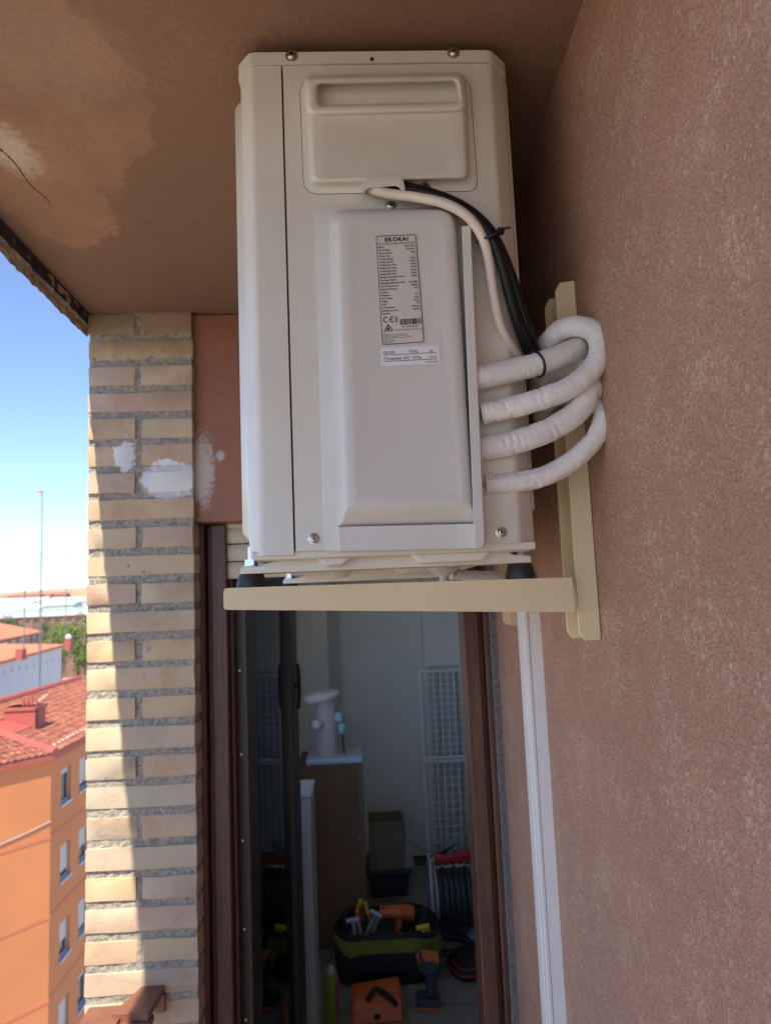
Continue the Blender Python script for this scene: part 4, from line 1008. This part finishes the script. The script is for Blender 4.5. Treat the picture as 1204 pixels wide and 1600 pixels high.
wb = thing('white_bottle', (P(748, 1480, YQ).x, YQ, FZ), 'white and blue bottle standing behind the black backpack', 'bottle')
bxq = P(749, 1480, YQ).x; zq = P(749, 1462, YQ).z
MB().lathe((bxq, YQ, 0), [(.05, FZ+.0003), (.055, FZ+.02), (.055, zq-.08), (.02, zq-.02), (.018, zq)], 20).build('body', M['baseplush'], wb, smooth=50)
MB().lathe((bxq, YQ, 0), [(.022, zq+.0002), (.022, zq+.03), (.018, zq+.034)], 14).build('cap', M['bluetool'], wb, smooth=40)

# ================================================================== THE TOWN
GZ = -16.0
M['ground'] = simple('dusty urban ground', (.36, .325, .275), .95, .25, .05)
gd = MB().add([(-5000, -2000, GZ), (5000, -2000, GZ), (5000, 5000, GZ), (-5000, 5000, GZ)], [(0, 1, 2, 3)]).build('ground', M['ground']); struct(gd)
def hill_z(x, y):
    v = max(0, y-300)
    return GZ-.3 + .042*v*min(1, v/500) - max(0, v-1800)*.012 + 26*noise.noise(Vector((x/700, y/600, 2)))*min(1, v/1200) + 7*noise.noise(Vector((x/160, y/140, 5)))*min(1, v/900)
def hill_mat():
    mt, t, b = newmat('dry fields and scrub'); p = pos(t)
    n = noise_n(t, .004, 5, .55, p); n2 = noise_n(t, .012, 4, .6, p, 1)
    c = ramp(t, n.outputs[0], [(.35, (.40, .31, .20)), (.56, (.36, .28, .18)), (.64, (.13, .14, .07)), (.8, (.07, .10, .05))])
    t.links.new(mixc(t, .4, c, ramp(t, n2.outputs[0], [(.3, (.7,)*3), (.7, (1.2,)*3)]), 'MULTIPLY'), b.inputs['Base Color']); b.inputs['Roughness'].default_value = 1; b.inputs['Specular IOR Level'].default_value = 0
    return mt
M['hill'] = hill_mat()
hm = MB(); nx, ny = 90, 70
hm.loft([[Vector((-4200+i*5600/nx, yy, hill_z(-4200+i*5600/nx, yy))) for i in range(nx+1)] for yy in [310+4200*(j/ny)**1.6 for j in range(ny+1)]], False, False, closed=False)
struct(hm.build('hills', M['hill'], smooth=60))

# ---- orange block with the tiled roof
M['render_or'] = simple('orange painted render', (.54, .205, .08), .9, .07, .6, bmp=.15, bscale=6, bdist=.02)
M['band'] = simple('pink string course', (.53, .175, .085), .9, .08, 3)
M['redpaint'] = simple('red waterproof paint', (.36, .085, .07), .7, .15, 3)
def tile_mat():
    mt, t, b = newmat('weathered clay roof tile'); p = pos(t)
    n = noise_n(t, 3.5, 4, .7, p); n2 = noise_n(t, .7, 4, .6, p)
    c = ramp(t, n.outputs[0], [(.3, (.15, .045, .03)), (.5, (.26, .085, .055)), (.7, (.44, .21, .14))])
    t.links.new(mixc(t, .5, c, ramp(t, n2.outputs[0], [(.3, (.75,)*3), (.7, (1.2,)*3)]), 'MULTIPLY'), b.inputs['Base Color']); b.inputs['Roughness'].default_value = .9
    return mt
M['rtile'] = tile_mat()
M['ridge_mortar'] = simple('pale mortar dabs', (.52, .42, .34), .95, .2, 8)
M['pane'] = simple('dark window pane', (.03, .04, .05), .12); M['wframe'] = simple('grey aluminium frame', (.38, .40, .42), .5); M['blindw'] = simple('white roller blind', (.46, .46, .44), .6)
C0 = P(80, 1180, 28.0); ze = C0.z
dL = Vector((-.59, -.81, 0)); dR = Vector((-.02, 1, 0)).normalized()
nL = Vector((.81, -.59, 0)); nR = Vector((1, .02, 0)).normalized()
ob = thing('orange_apartment_block', (C0.x-4, C0.y+4, GZ), 'orange rendered apartment block with red tiled roof and chimney', 'building')
def wall_holes(org, du, nrm, U, z0, z1, holes, depth, mat, parent, name='wall'):
    """wall face with real window openings and reveals; holes = (u0,u1,za,zb)"""
    us = sorted({0, U, *[h[0] for h in holes], *[h[1] for h in holes]}); zs = sorted({z0, z1, *[h[2] for h in holes], *[h[3] for h in holes]})
    mb = MB(); pt = lambda u, z_, d=0: Vector((org.x, org.y, 0))+du*u-nrm*d+Vector((0, 0, z_))
    for i in range(len(us)-1):
        for j in range(len(zs)-1):
            uc, zc_ = (us[i]+us[i+1])/2, (zs[j]+zs[j+1])/2
            if any(h[0] < uc < h[1] and h[2] < zc_ < h[3] for h in holes): continue
            mb.add([pt(us[i], zs[j]), pt(us[i+1], zs[j]), pt(us[i+1], zs[j+1]), pt(us[i], zs[j+1])], [(0, 1, 2, 3)])
    for a, b, c, d in holes:
        for q in (((a, c), (b, c)), ((b, c), (b, d)), ((b, d), (a, d)), ((a, d), (a, c))):
            mb.add([pt(*q[0]), pt(*q[1]), pt(*q[1], depth), pt(*q[0], depth)], [(0, 1, 2, 3)])
    return mb.build(name, mat, parent), pt
def obox(pt, u0, u1, z0, z1, d0, d1):
    return MB().add([pt(u, z_, d) for u in (u0, u1) for d in (d0, d1) for z_ in (z0, z1)], [(0,1,3,2), (4,6,7,5), (0,4,5,1), (2,3,7,6), (0,2,6,4), (1,5,7,3)])
fz = [(P(80, 1308, 28).z+P(80, 1180, 28).z)/2]
bands = [P(80, y, 28.0).z for y in (1308, 1433, 1564)]
step = (bands[0]-bands[2])/2
bands += [bands[2]-step]
holes = []; 
wu = [(PX(96, 1230, C0.x).y-C0.y, PX(112, 1230, C0.x).y-C0.y)]
wu = [wu[0], (wu[0][0]+1.95, wu[0][0]+3.0), (wu[0][0]+4.6, wu[0][0]+5.6), (wu[0][0]+7, wu[0][0]+8)]
ztops = [bands[0]+step*.90-.55] ; zt0 = P(97, 1204, C0.y+wu[0][0]).z; zb0 = P(97, 1258, C0.y+wu[0][0]).z
for k in range(4):
    for a, b in wu: holes.append((a, b, zb0-k*step, zt0-k*step))
wR, ptR = wall_holes(C0, dR, nR, 16, GZ, ze, holes, .16, M['render_or'], ob)
LU = 11
holesL = []
wL, ptL = wall_holes(C0, dL, nL, LU, GZ, ze, holesL, .15, M['render_or'], ob)
A_ = C0+dL*LU; D_ = C0+dR*16
Q_ = C0+Vector((-9, 2.9, 0)); A2 = A_-nL*9; D2 = D_-nR*9
mb = MB()
for a, b in ((A_, A2), (A2, Q_), (Q_, D2), (D2, D_)):
    mb.add([(a.x, a.y, GZ), (b.x, b.y, GZ), (b.x, b.y, ze), (a.x, a.y, ze)], [(0, 1, 2, 3)])
mb.build('wall', M['render_or'], ob)
for k, (a, b, c, d) in enumerate(holes):
    wf = MB()
    for q in ((a, a+.06, c, d), (b-.06, b, c, d), (a, b, c, c+.06), (a, b, d-.06, d)):
        o2 = obox(ptR, *q, .10, .155); wf.add(o2.v, o2.f)
    wo_ = wf.build('window', M['wframe'], ob)
    obox(ptR, a+.05, b-.05, c+.05, d-.05, .135, .15).build('pane', M['pane'], wo_)
    drop = (.15, .85, .62, .9)[(k//4+k) % 4]
    obox(ptR, a+.06, b-.06, d-.06-(d-c-.12)*drop, d-.06, .11, .13).build('roller_blind', M['blindw'], wo_)
    obox(ptR, a-.08, b+.08, c-.09, c+.002, -.07, .16).build('sill', M['wframe'], wo_)
for zb2 in bands:
    obox(ptR, -.03, 16, zb2-.07, zb2+.07, -.015, .01).build('string_course', M['band'], ob)
    obox(ptL, -.03, LU, zb2-.07, zb2+.07, -.015, .01).build('string_course', M['band'], ob)
tube([ptL(0, bands[0]+.55, -.03), ptL(1.2, bands[0]+.35, -.03), ptL(3, bands[0]+.2, -.03), ptL(6, bands[0]+.4, -.03)], .018, 6, 4).build('wall_cable', M['wframe'], ob)
# roof: two sloping tiled planes, hip, ridge, eaves
RISE = 1.25
def eave(p, nrm): return p+nrm*.16
Be = C0+Vector((.16, -.06, 0)); Ae = A_+nL*.16; De = D_+nR*.16
Bm = C0+(Q_-C0)*.5; Am = A_-nL*4.5; Dm = D_-nR*4.5
up = Vector((0, 0, RISE)); lo_ = Vector((0, 0, .02))
rf = MB()
rf.add([Ae+lo_, Be+lo_, Bm+up, Am+up], [(0, 1, 2, 3)]); rf.add([Be+lo_, De+lo_, Dm+up, Bm+up], [(0, 1, 2, 3)])
rf.add([A2+lo_, Q_+lo_, Bm+up, Am+up], [(3, 2, 1, 0)]); rf.add([Q_+lo_, D2+lo_, Dm+up, Bm+up], [(3, 2, 1, 0)]); rf.add([De+lo_, D2+lo_, Dm+up], [(0, 1, 2)]); rf.add([Ae+lo_, A2+lo_, Am+up], [(0, 1, 2)])
roof = rf.build('roof', M['rtile'], ob)
ev = MB()
for a, b, n_v in ((Ae, Be, nL), (Be, De, nR)):
    for s0_, s1_ in ((0, 1),):
        ev.add([a+Vector((0, 0, -.16)), b+Vector((0, 0, -.16)), b+Vector((0, 0, .05)), a+Vector((0, 0, .05)), a-n_v*.3+Vector((0, 0, -.16)), b-n_v*.3+Vector((0, 0, -.16)), b-n_v*.3+Vector((0, 0, .04)), a-n_v*.3+Vector((0, 0, .04))],
               [(0,1,2,3), (7,6,5,4), (0,4,5,1), (1,5,6,2), (2,6,7,3), (3,7,4,0)])
ev.build('eaves', M['redpaint'], roof)
def inpoly(p, poly):
    c = False; j = len(poly)-1
    for i in range(len(poly)):
        a, b = poly[i], poly[j]
        if (a.y > p.y) != (b.y > p.y) and p.x < (b.x-a.x)*(p.y-a.y)/(b.y-a.y)+a.x: c = not c
        j = i
    return c
def tiles(E0, E1, M0, M1, nrm):
    mb = MB(); eu = (E1-E0); L = eu.length; eu.normalize(); run = 4.78
    ins = -nrm; sl = (ins*run+up-lo_).normalized(); SL = math.hypot(run, RISE); nn = eu.cross(sl).normalized()
    if nn.z < 0: nn = -nn
    poly = [E0, E1, M1, M0]; rj = .37; ci = .25
    for j in range(int(SL/rj)+1):
        for i in range(-10, int(L/ci)+10):
            o_ = E0+lo_+eu*(i*ci)+sl*(j*rj)+nn*(.0+rnd.uniform(0, .012))
            if not inpoly(o_+sl*.18, poly): continue
            pts = []
            for q, hh in ((0, .055), (.42, .02)):
                for a in range(5):
                    th = math.pi*a/4; pts.append(o_+eu*(.115*math.cos(th))+sl*q+nn*(hh+.075*math.sin(th)))
            mb.add(pts, [(a, a+1, a+6, a+5) for a in range(4)]+[(0, 1, 2, 3, 4)])
    return mb
for nm, a in (('tiles', (Be, De, Bm, Dm, nR)), ('tiles', (Be, Ae, Bm, Am, nL))):
    o = tiles(*a).build('roof_tiles', M['rtile'], roof); o['kind'] = 'stuff'
tube([Be+lo_+Vector((0, 0, .08)), (Be+Bm)/2+(lo_+up)/2+Vector((0, 0, .10)), Bm+up+Vector((0, 0, .10))], .17, 8, 4).build('hip_cap', M['redpaint'], roof)
tube([Bm+up+Vector((0, 0, .08)), (Bm+Dm)/2+up+Vector((0, 0, .08)), Dm+up+Vector((0, 0, .08))], .17, 8, 4).build('ridge_cap', M['redpaint'], roof)
def on_roof(u, s): return Be+(De-Be).normalized()*u-nR*s*4.78+lo_+Vector((0, 0, (RISE-.02)*s))
for u, s0_, s1_ in ((1.1, .02, .02),):
    for k in range(26):
        q = on_roof(.4+k*.42+rnd.uniform(-.08, .08), .07+rnd.uniform(-.01, .015)); MB().ball(q+Vector((0, 0, .12)), .085, 6, 4, .6).build('mortar_dab', M['ridge_mortar'], roof)
for k in range(18):
    q = on_roof(3.2+k*.36, .62+.012*k); MB().ball(q+Vector((0, 0, .12)), .08, 6, 4, .6).build('mortar_dab', M['ridge_mortar'], roof)
cq = P(38, 1145, 31.0)
cb = on_roof(1.9, .56); cb.x = cq.x; cb.y = 31.0
cz0 = cb.z-.5; cz1 = P(38, 1103, 31).z
cw = .62
ch = MB().box(cb.x-cw, cb.x+cw, cb.y-.4, cb.y+.5, cz0, cz1).box(cb.x-cw-.06, cb.x+cw+.06, cb.y-.46, cb.y+.56, cz1-.14, cz1).build('chimney', M['redpaint'], roof)
for i in range(4): MB().cyl((cb.x-.05+i*.17, cb.y, cz1), (cb.x-.05+i*.17, cb.y, cz1+.32), .07, .06, 8).build('chimney_pot', M['redpaint'], ch)
tube([Vector((cb.x+cw+.06, cb.y-.46, cz1-.05)), Vector((cb.x+cw+.07, cb.y-.47, cz0+.4)), Vector((cb.x+cw+.4, cb.y-.5, cz0+.25))], .05, 6, 3).build('downpipe', M['dark'], ch)
fl_ = [on_roof(1.0, .62), on_roof(3.3, .62), on_roof(2.9, .40), on_roof(.8, .40)]
zc = lambda q: q+Vector((0, 0, .16))
MB().loft([[zc(q) for q in fl_], [q+Vector((0, 0, .08)) for q in fl_]], True, True).build('flashing', M['redpaint'], ch)

# ---- pale long building behind
def block(name, p0, dirv, L, depth, ztop, rise, wallm, roofm, label, over=.3):
    """long gabled building whose right-hand long wall starts at p0 and runs along dirv"""
    d = Vector(dirv).normalized(); n = Vector((d.y, -d.x, 0)); zt_ = ztop
    b = thing(name, (p0.x-n.x*depth/2, p0.y+L/2, GZ), label, 'building')
    q = [p0, p0+d*L, p0+d*L-n*depth, p0-n*depth]
    mb = MB(); mb.loft([[Vector((v.x, v.y, GZ)) for v in q], [Vector((v.x, v.y, zt_)) for v in q]], False, False); mb.build('wall', wallm, b)
    e = [q[0]+n*over-d*over, q[1]+n*over+d*over, q[2]-n*over+d*over, q[3]-n*over-d*over]
    hip = min(depth*.5, L*.3)
    r0 = (e[0]+e[3])/2+d*hip; r1 = (e[1]+e[2])/2-d*hip
    z0 = Vector((0, 0, zt_)); z1 = Vector((0, 0, zt_+rise)); fl = lambda v: Vector((v.x, v.y, 0))
    vs = [fl(v)+z0 for v in e]+[fl(r0)+z1, fl(r1)+z1]+[fl(v)+z0-Vector((0, 0, .22)) for v in e]
    rf = MB().add(vs, [(0, 1, 5, 4), (1, 2, 5), (2, 3, 4, 5), (3, 0, 4), (6, 7, 1, 0), (7, 8, 2, 1), (8, 9, 3, 2), (9, 6, 0, 3), (9, 8, 7, 6)]).build('roof', roofm, b)
    pt = lambda u, z_, dd=0: fl(p0)+d*u-n*dd+Vector((0, 0, z_))
    return b, rf, pt, d, n
M['pale'] = simple('pale blue grey render', (.52, .54, .56), .9, .05, .4); M['oroof'] = simple('orange clay roof', (.52, .19, .10), .9, .15, .8, bmp=.4, bscale=3, bdist=.05)
p0 = P(-60, 1048, 44.0)
pb, prf, ppt, pd, pn = block('pale_long_building', p0, (-.20, 1, 0), 30, 9, p0.z, .55, M['pale'], M['oroof'], 'pale grey building with a row of small vents and flat orange roof', .25)
def on_wall(px, py, p0, n):
    v = ray(px, py); o_ = O; s = (p0-o_).dot(n)/v.dot(n); return o_+v*s
for x, y in ((50, 1470), (155, 1440), (260, 1415), (360, 1395), (455, 1370), (630, 1335), (710, 1315), (795, 1300), (870, 1275), (945, 1262), (1010, 1240), (1075, 1215)):
    q = on_wall(x/8.6, 880+y/8.6, p0, pn); u = (q-p0).dot(pd)
    obox(ppt, u-.12, u+.12, q.z-.16, q.z+.16, -.02, .02).build('vent', M['pane'], pb)
u = (on_wall(62, 1050, p0, pn)-p0).dot(pd); obox(ppt, u-.07, u+.07, GZ, p0.z-.2, -.10, .0).build('downpipe', M['wframe'], pb)
for px, py, s_ in ((32, 1019, .5), (107, 1004, .55)):
    yy = 55 if px < 60 else 68
    q = P(px, py+3, yy); MB().box(q.x-.5*s_, q.x+.5*s_, yy-.3, yy+.4, p0.z-.2, q.z+.35).build('chimney', M['redpaint'], prf)
    if px > 60: MB().ball(Vector((q.x, yy, q.z+.62)), .3, 10, 6).build('roof_vent', M['blindw'], prf)
# ---- orange roofed block
p1 = P(-30, 1004, 82.0)
qb, qrf, qpt, qd, qn = block('brown_block', p1, (-.26, 1, 0), 40, 12, p1.z, 2.0, simple('brown brick wall', (.22, .13, .10), .9, .1, .5), M['oroof'], 'low block with orange hipped roof and white balcony panels', .5)
uu = 1.0; i = 0
while uu < 38:
    wd = (2.2, 1.2, 2.8, 1.5)[i % 4]
    if i % 2 == 0: obox(qpt, uu, uu+wd, p1.z-2.2, p1.z-.5, -.06, .02).build('panel', M['pale'], qb)
    w_ = obox(qpt, uu+.3, uu+wd-.3, p1.z-1.7, p1.z-.7, -.09 if i % 2 == 0 else -.05, .02).build('window', M['pane'], qb)
    uu += wd+.8; i += 1
# ---- brick hall with a white roof edge
M['hallbrick'] = simple('red brown brick hall', (.30, .17, .12), .9, .12, .15); M['whiteroof'] = simple('white metal roof', (.78, .78, .76), .6); M['greenroof'] = simple('pale green roof sheet', (.36, .50, .45), .7)
p2 = P(-40, 962, 190.0)
hb_ = thing('brick_hall', (p2.x+30, p2.y+10, GZ), 'long brown brick hall with a white roof edge beyond the trees', 'building')
dh = (P(150, 951, 215.0)-p2); dh.z = 0; Lh = dh.length*1.15; dh.normalize(); nh = Vector((dh.y, -dh.x, 0))
hpt = lambda u, z_, d=0: Vector((p2.x, p2.y, 0))+dh*u-nh*d+Vector((0, 0, z_))
obox(hpt, -10, Lh, GZ, p2.z-1.0, 0, 25).build('wall', M['hallbrick'], hb_)
obox(hpt, -10.5, Lh+.5, p2.z-1.0, p2.z+.15, -.5, 25.5).build('roof', M['whiteroof'], hb_)
obox(hpt, Lh*.35, Lh, p2.z+.15, p2.z+1.2, 8, 25).build('roof_light', M['greenroof'], hb_)
for k in range(14):
    u = -6+k*Lh/13; obox(hpt, u-.5, u+.5, GZ, p2.z-1.2, -.25, .1).build('pier', M['hallbrick'], hb_)
# ---- far sheds and houses on the rise
far = [(8, 941, 420, 26, 6, 'whiteroof', 'pale'), (24, 936, 520, 40, 6, 'whiteroof', 'pale'), (60, 938, 480, 36, 5, 'wframe', 'wframe'), (88, 939, 460, 46, 5, 'wframe', 'pale'), (118, 938, 500, 46, 6, 'whiteroof', 'wframe'),
       (36, 931, 640, 26, 5, 'redpaint', 'hallbrick'), (54, 930, 700, 26, 6, 'redpaint', 'pale'), (83, 928, 760, 24, 7, 'redpaint', 'hallbrick'), (4, 946, 360, 20, 5, 'whiteroof', 'pale'), (30, 948, 340, 18, 4, 'whiteroof', 'pale'), (104, 934, 600, 30, 5, 'pale', 'pale'), (130, 934, 560, 30, 5, 'wframe', 'pale'), (72, 944, 380, 26, 4, 'greenroof', 'pale')]
words = ['small white shed nearest the left picture edge', 'wide white roofed shed left of the mast', 'grey shed in line with the tall mast', 'wide grey roofed shed right of the mast', 'pale shed touching the pillar edge', 'low red roofed farmhouse left on the rise', 'red roofed house beside the mast on the rise',
         'isolated dark red roofed house highest on the slope', 'white hut low at the left edge behind the hall', 'white hut behind the left end of the brick hall', 'pale shed upslope of the grey sheds', 'grey roofed shed upslope next to the pillar', 'green roofed shed right behind the hall']
for (px, py, Y, wd, hh, rm, wm), lb in zip(far, words):
    q = P(px, py, Y); zb2 = min(hill_z(q.x, Y), hill_z(q.x-wd/2, Y), hill_z(q.x+wd/2, Y))-1.5; zt_ = max(q.z, zb2+4)
    b = thing('far_shed', (q.x, Y+6, zb2), lb, 'shed', 'far sheds on the rise')
    box('wall', q.x-wd/2, q.x+wd/2, Y, Y+14, zb2, zt_-hh*.25, M[wm], b)
    z_ = zt_-hh*.25
    MB().add([(q.x-wd/2-.5, Y-.5, z_), (q.x+wd/2+.5, Y-.5, z_), (q.x+wd/2+.5, Y+14.5, z_), (q.x-wd/2-.5, Y+14.5, z_), (q.x-wd/2-.5, Y+7, zt_+.6), (q.x+wd/2+.5, Y+7, zt_+.6)],
             [(0, 1, 5, 4), (2, 3, 4, 5), (0, 4, 3), (1, 2, 5), (3, 2, 1, 0)]).build('roof', M[rm], b)
# ---- trees
M['bark'] = simple('bark', (.10, .07, .05), .95)
def leafmat(name, c):
    mt, t, b = newmat(name); n = noise_n(t, .9, 3, .6, pos(t))
    t.links.new(ramp(t, n.outputs[0], [(.3, tuple(x*.6 for x in c)), (.7, tuple(x*1.35 for x in c))]), b.inputs['Base Color']); b.inputs['Roughness'].default_value = .8
    b.inputs['Subsurface Weight'].default_value = 0; return mt
M['leafA'] = leafmat('light green leaves', (.11, .16, .03)); M['leafB'] = leafmat('dark leaves', (.05, .09, .035))  # a lighter and a darker leaf green, for different trees
def tree(px, py, Y, rad, hgt, lm, label):
    top = P(px, py, Y); base = Vector((top.x, Y, GZ)); t = thing('street_tree', base, label, 'tree', 'trees in front of the brick hall')
    H_ = top.z-GZ; tr_ = MB(); tr_.cyl(base, base+Vector((.2, 0, H_*.6)), .28, .14, 8)
    for k in range(6):
        a = k*1.05; tr_.cyl(base+Vector((.1, 0, H_*(.35+.04*k))), base+Vector((math.cos(a)*rad*.6, math.sin(a)*rad*.6, H_*(.6+.05*k))), .10, .04, 6)
    tr_.build('trunk', M['bark'], t)
    mb = MB(); rr = random.Random(int(px*10+py)); cl = []
    for k in range(34):
        v = Vector((rr.gauss(0, 1), rr.gauss(0, 1), rr.gauss(0, 1))); v.normalize(); v *= rr.uniform(.35, 1)**.6
        cl.append((Vector((top.x+v.x*rad, Y+v.y*rad, top.z-hgt/2+v.z*hgt/2)), rad*rr.uniform(.22, .4)))
    for c_, cr_ in cl:
        for k in range(60):
            d = Vector((rr.gauss(0, .5), rr.gauss(0, .5), rr.gauss(0, .45)))*cr_; q = c_+d
            s = rr.uniform(.10, .22)*1.2; u_ = Vector((rr.gauss(0, 1), rr.gauss(0, 1), rr.gauss(0, .6))).normalized(); v_ = u_.orthogonal().normalized()
            mb.add([q-u_*s, q+v_*s*.6, q+u_*s, q-v_*s*.6], [(0, 1, 2, 3)])
    mb.build('crown', lm, t)
tree(121, 968, 132, 3.4, 9, M['leafA'], 'bright green tree next to the pillar edge')
tree(96, 972, 150, 3.0, 7, M['leafA'], 'light green tree left of the bright tree by the pillar')
tree(78, 970, 165, 3.2, 7, M['leafB'], 'dark green tree in front of the middle of the hall')
tree(133, 958, 172, 3.6, 10, M['leafB'], 'tall dark green tree touching the pillar edge')
tree(18, 962, 165, 3.2, 8, M['leafB'], 'dark green tree at the left in front of the hall')
tree(3, 963, 160, 3.0, 8, M['leafB'], 'dark green tree at the very left picture edge')
# ---- masts
M['mast'] = simple('galvanised mast', (.14, .145, .15), .5)
def mast(px, ytop, ybase, Y, label, thick=None, aerial=True):
    a = P(px, ytop, Y); b = P(px, ybase, Y); b = Vector((a.x, Y, b.z))
    t = thing('antenna_mast', b, label, 'antenna', 'aerial masts'); mb = MB().cyl(b, a, .05, n=6)
    if thick:
        c = P(px, thick, Y)
        for k in range(3):
            an = k*2.1; mb.cyl(b+Vector((.11*math.cos(an), .11*math.sin(an), 0)), Vector((a.x+.11*math.cos(an), Y+.11*math.sin(an), c.z)), .016, n=5)
        n = int((c.z-b.z)/.3)
        for k in range(n):
            z_ = b.z+k*.3; k1, k2 = (k % 3)*2.1, ((k+1) % 3)*2.1
            mb.cyl((a.x+.11*math.cos(k1), Y+.11*math.sin(k1), z_), (a.x+.11*math.cos(k2), Y+.11*math.sin(k2), z_+.3), .008, n=4)
    mb.build('pole', M['mast'], t)
    if aerial:
        am = MB().cyl(a+Vector((-.55, 0, -.03)), a+Vector((.25, 0, -.03)), .012, n=5)
        for k in range(7): am.cyl(a+Vector((-.5+k*.1, -.2, -.03)), a+Vector((-.5+k*.1, .2, -.03)), .008, n=4)
        am.build('aerial', M['mast'], t)
        if thick: MB().box(a.x-.32, a.x+.02, Y-.08, Y+.08, a.z-.10, a.z+.06).build('dipole_box', M['oroof'], t)
mast(66, 768, 1020, 60, 'tall lattice aerial mast with an orange dipole box', 860)
mast(104, 858, 992, 96, 'thin aerial mast right of the tall lattice mast', None)
mast(39, 910, 1025, 56, 'short thin aerial mast left of the tall lattice mast', None)

# ---- the air of a hot day
hz, ht, hb2 = newmat('thin summer haze')
ht.nodes.remove(hb2); pv = ht.nodes.new('ShaderNodeVolumePrincipled'); pv.inputs['Density'].default_value = 6e-5; pv.inputs['Color'].default_value = (.86, .91, 1, 1); pv.inputs['Anisotropy'].default_value = .2
ht.links.new(pv.outputs[0], ht.nodes['Material Output'].inputs['Volume'])
hzo = box('haze', -5100, 5100, -2100, 5100, GZ-1, 230, hz); hzo['kind'] = 'stuff'; hzo['label'] = 'thin pale summer haze over the town'
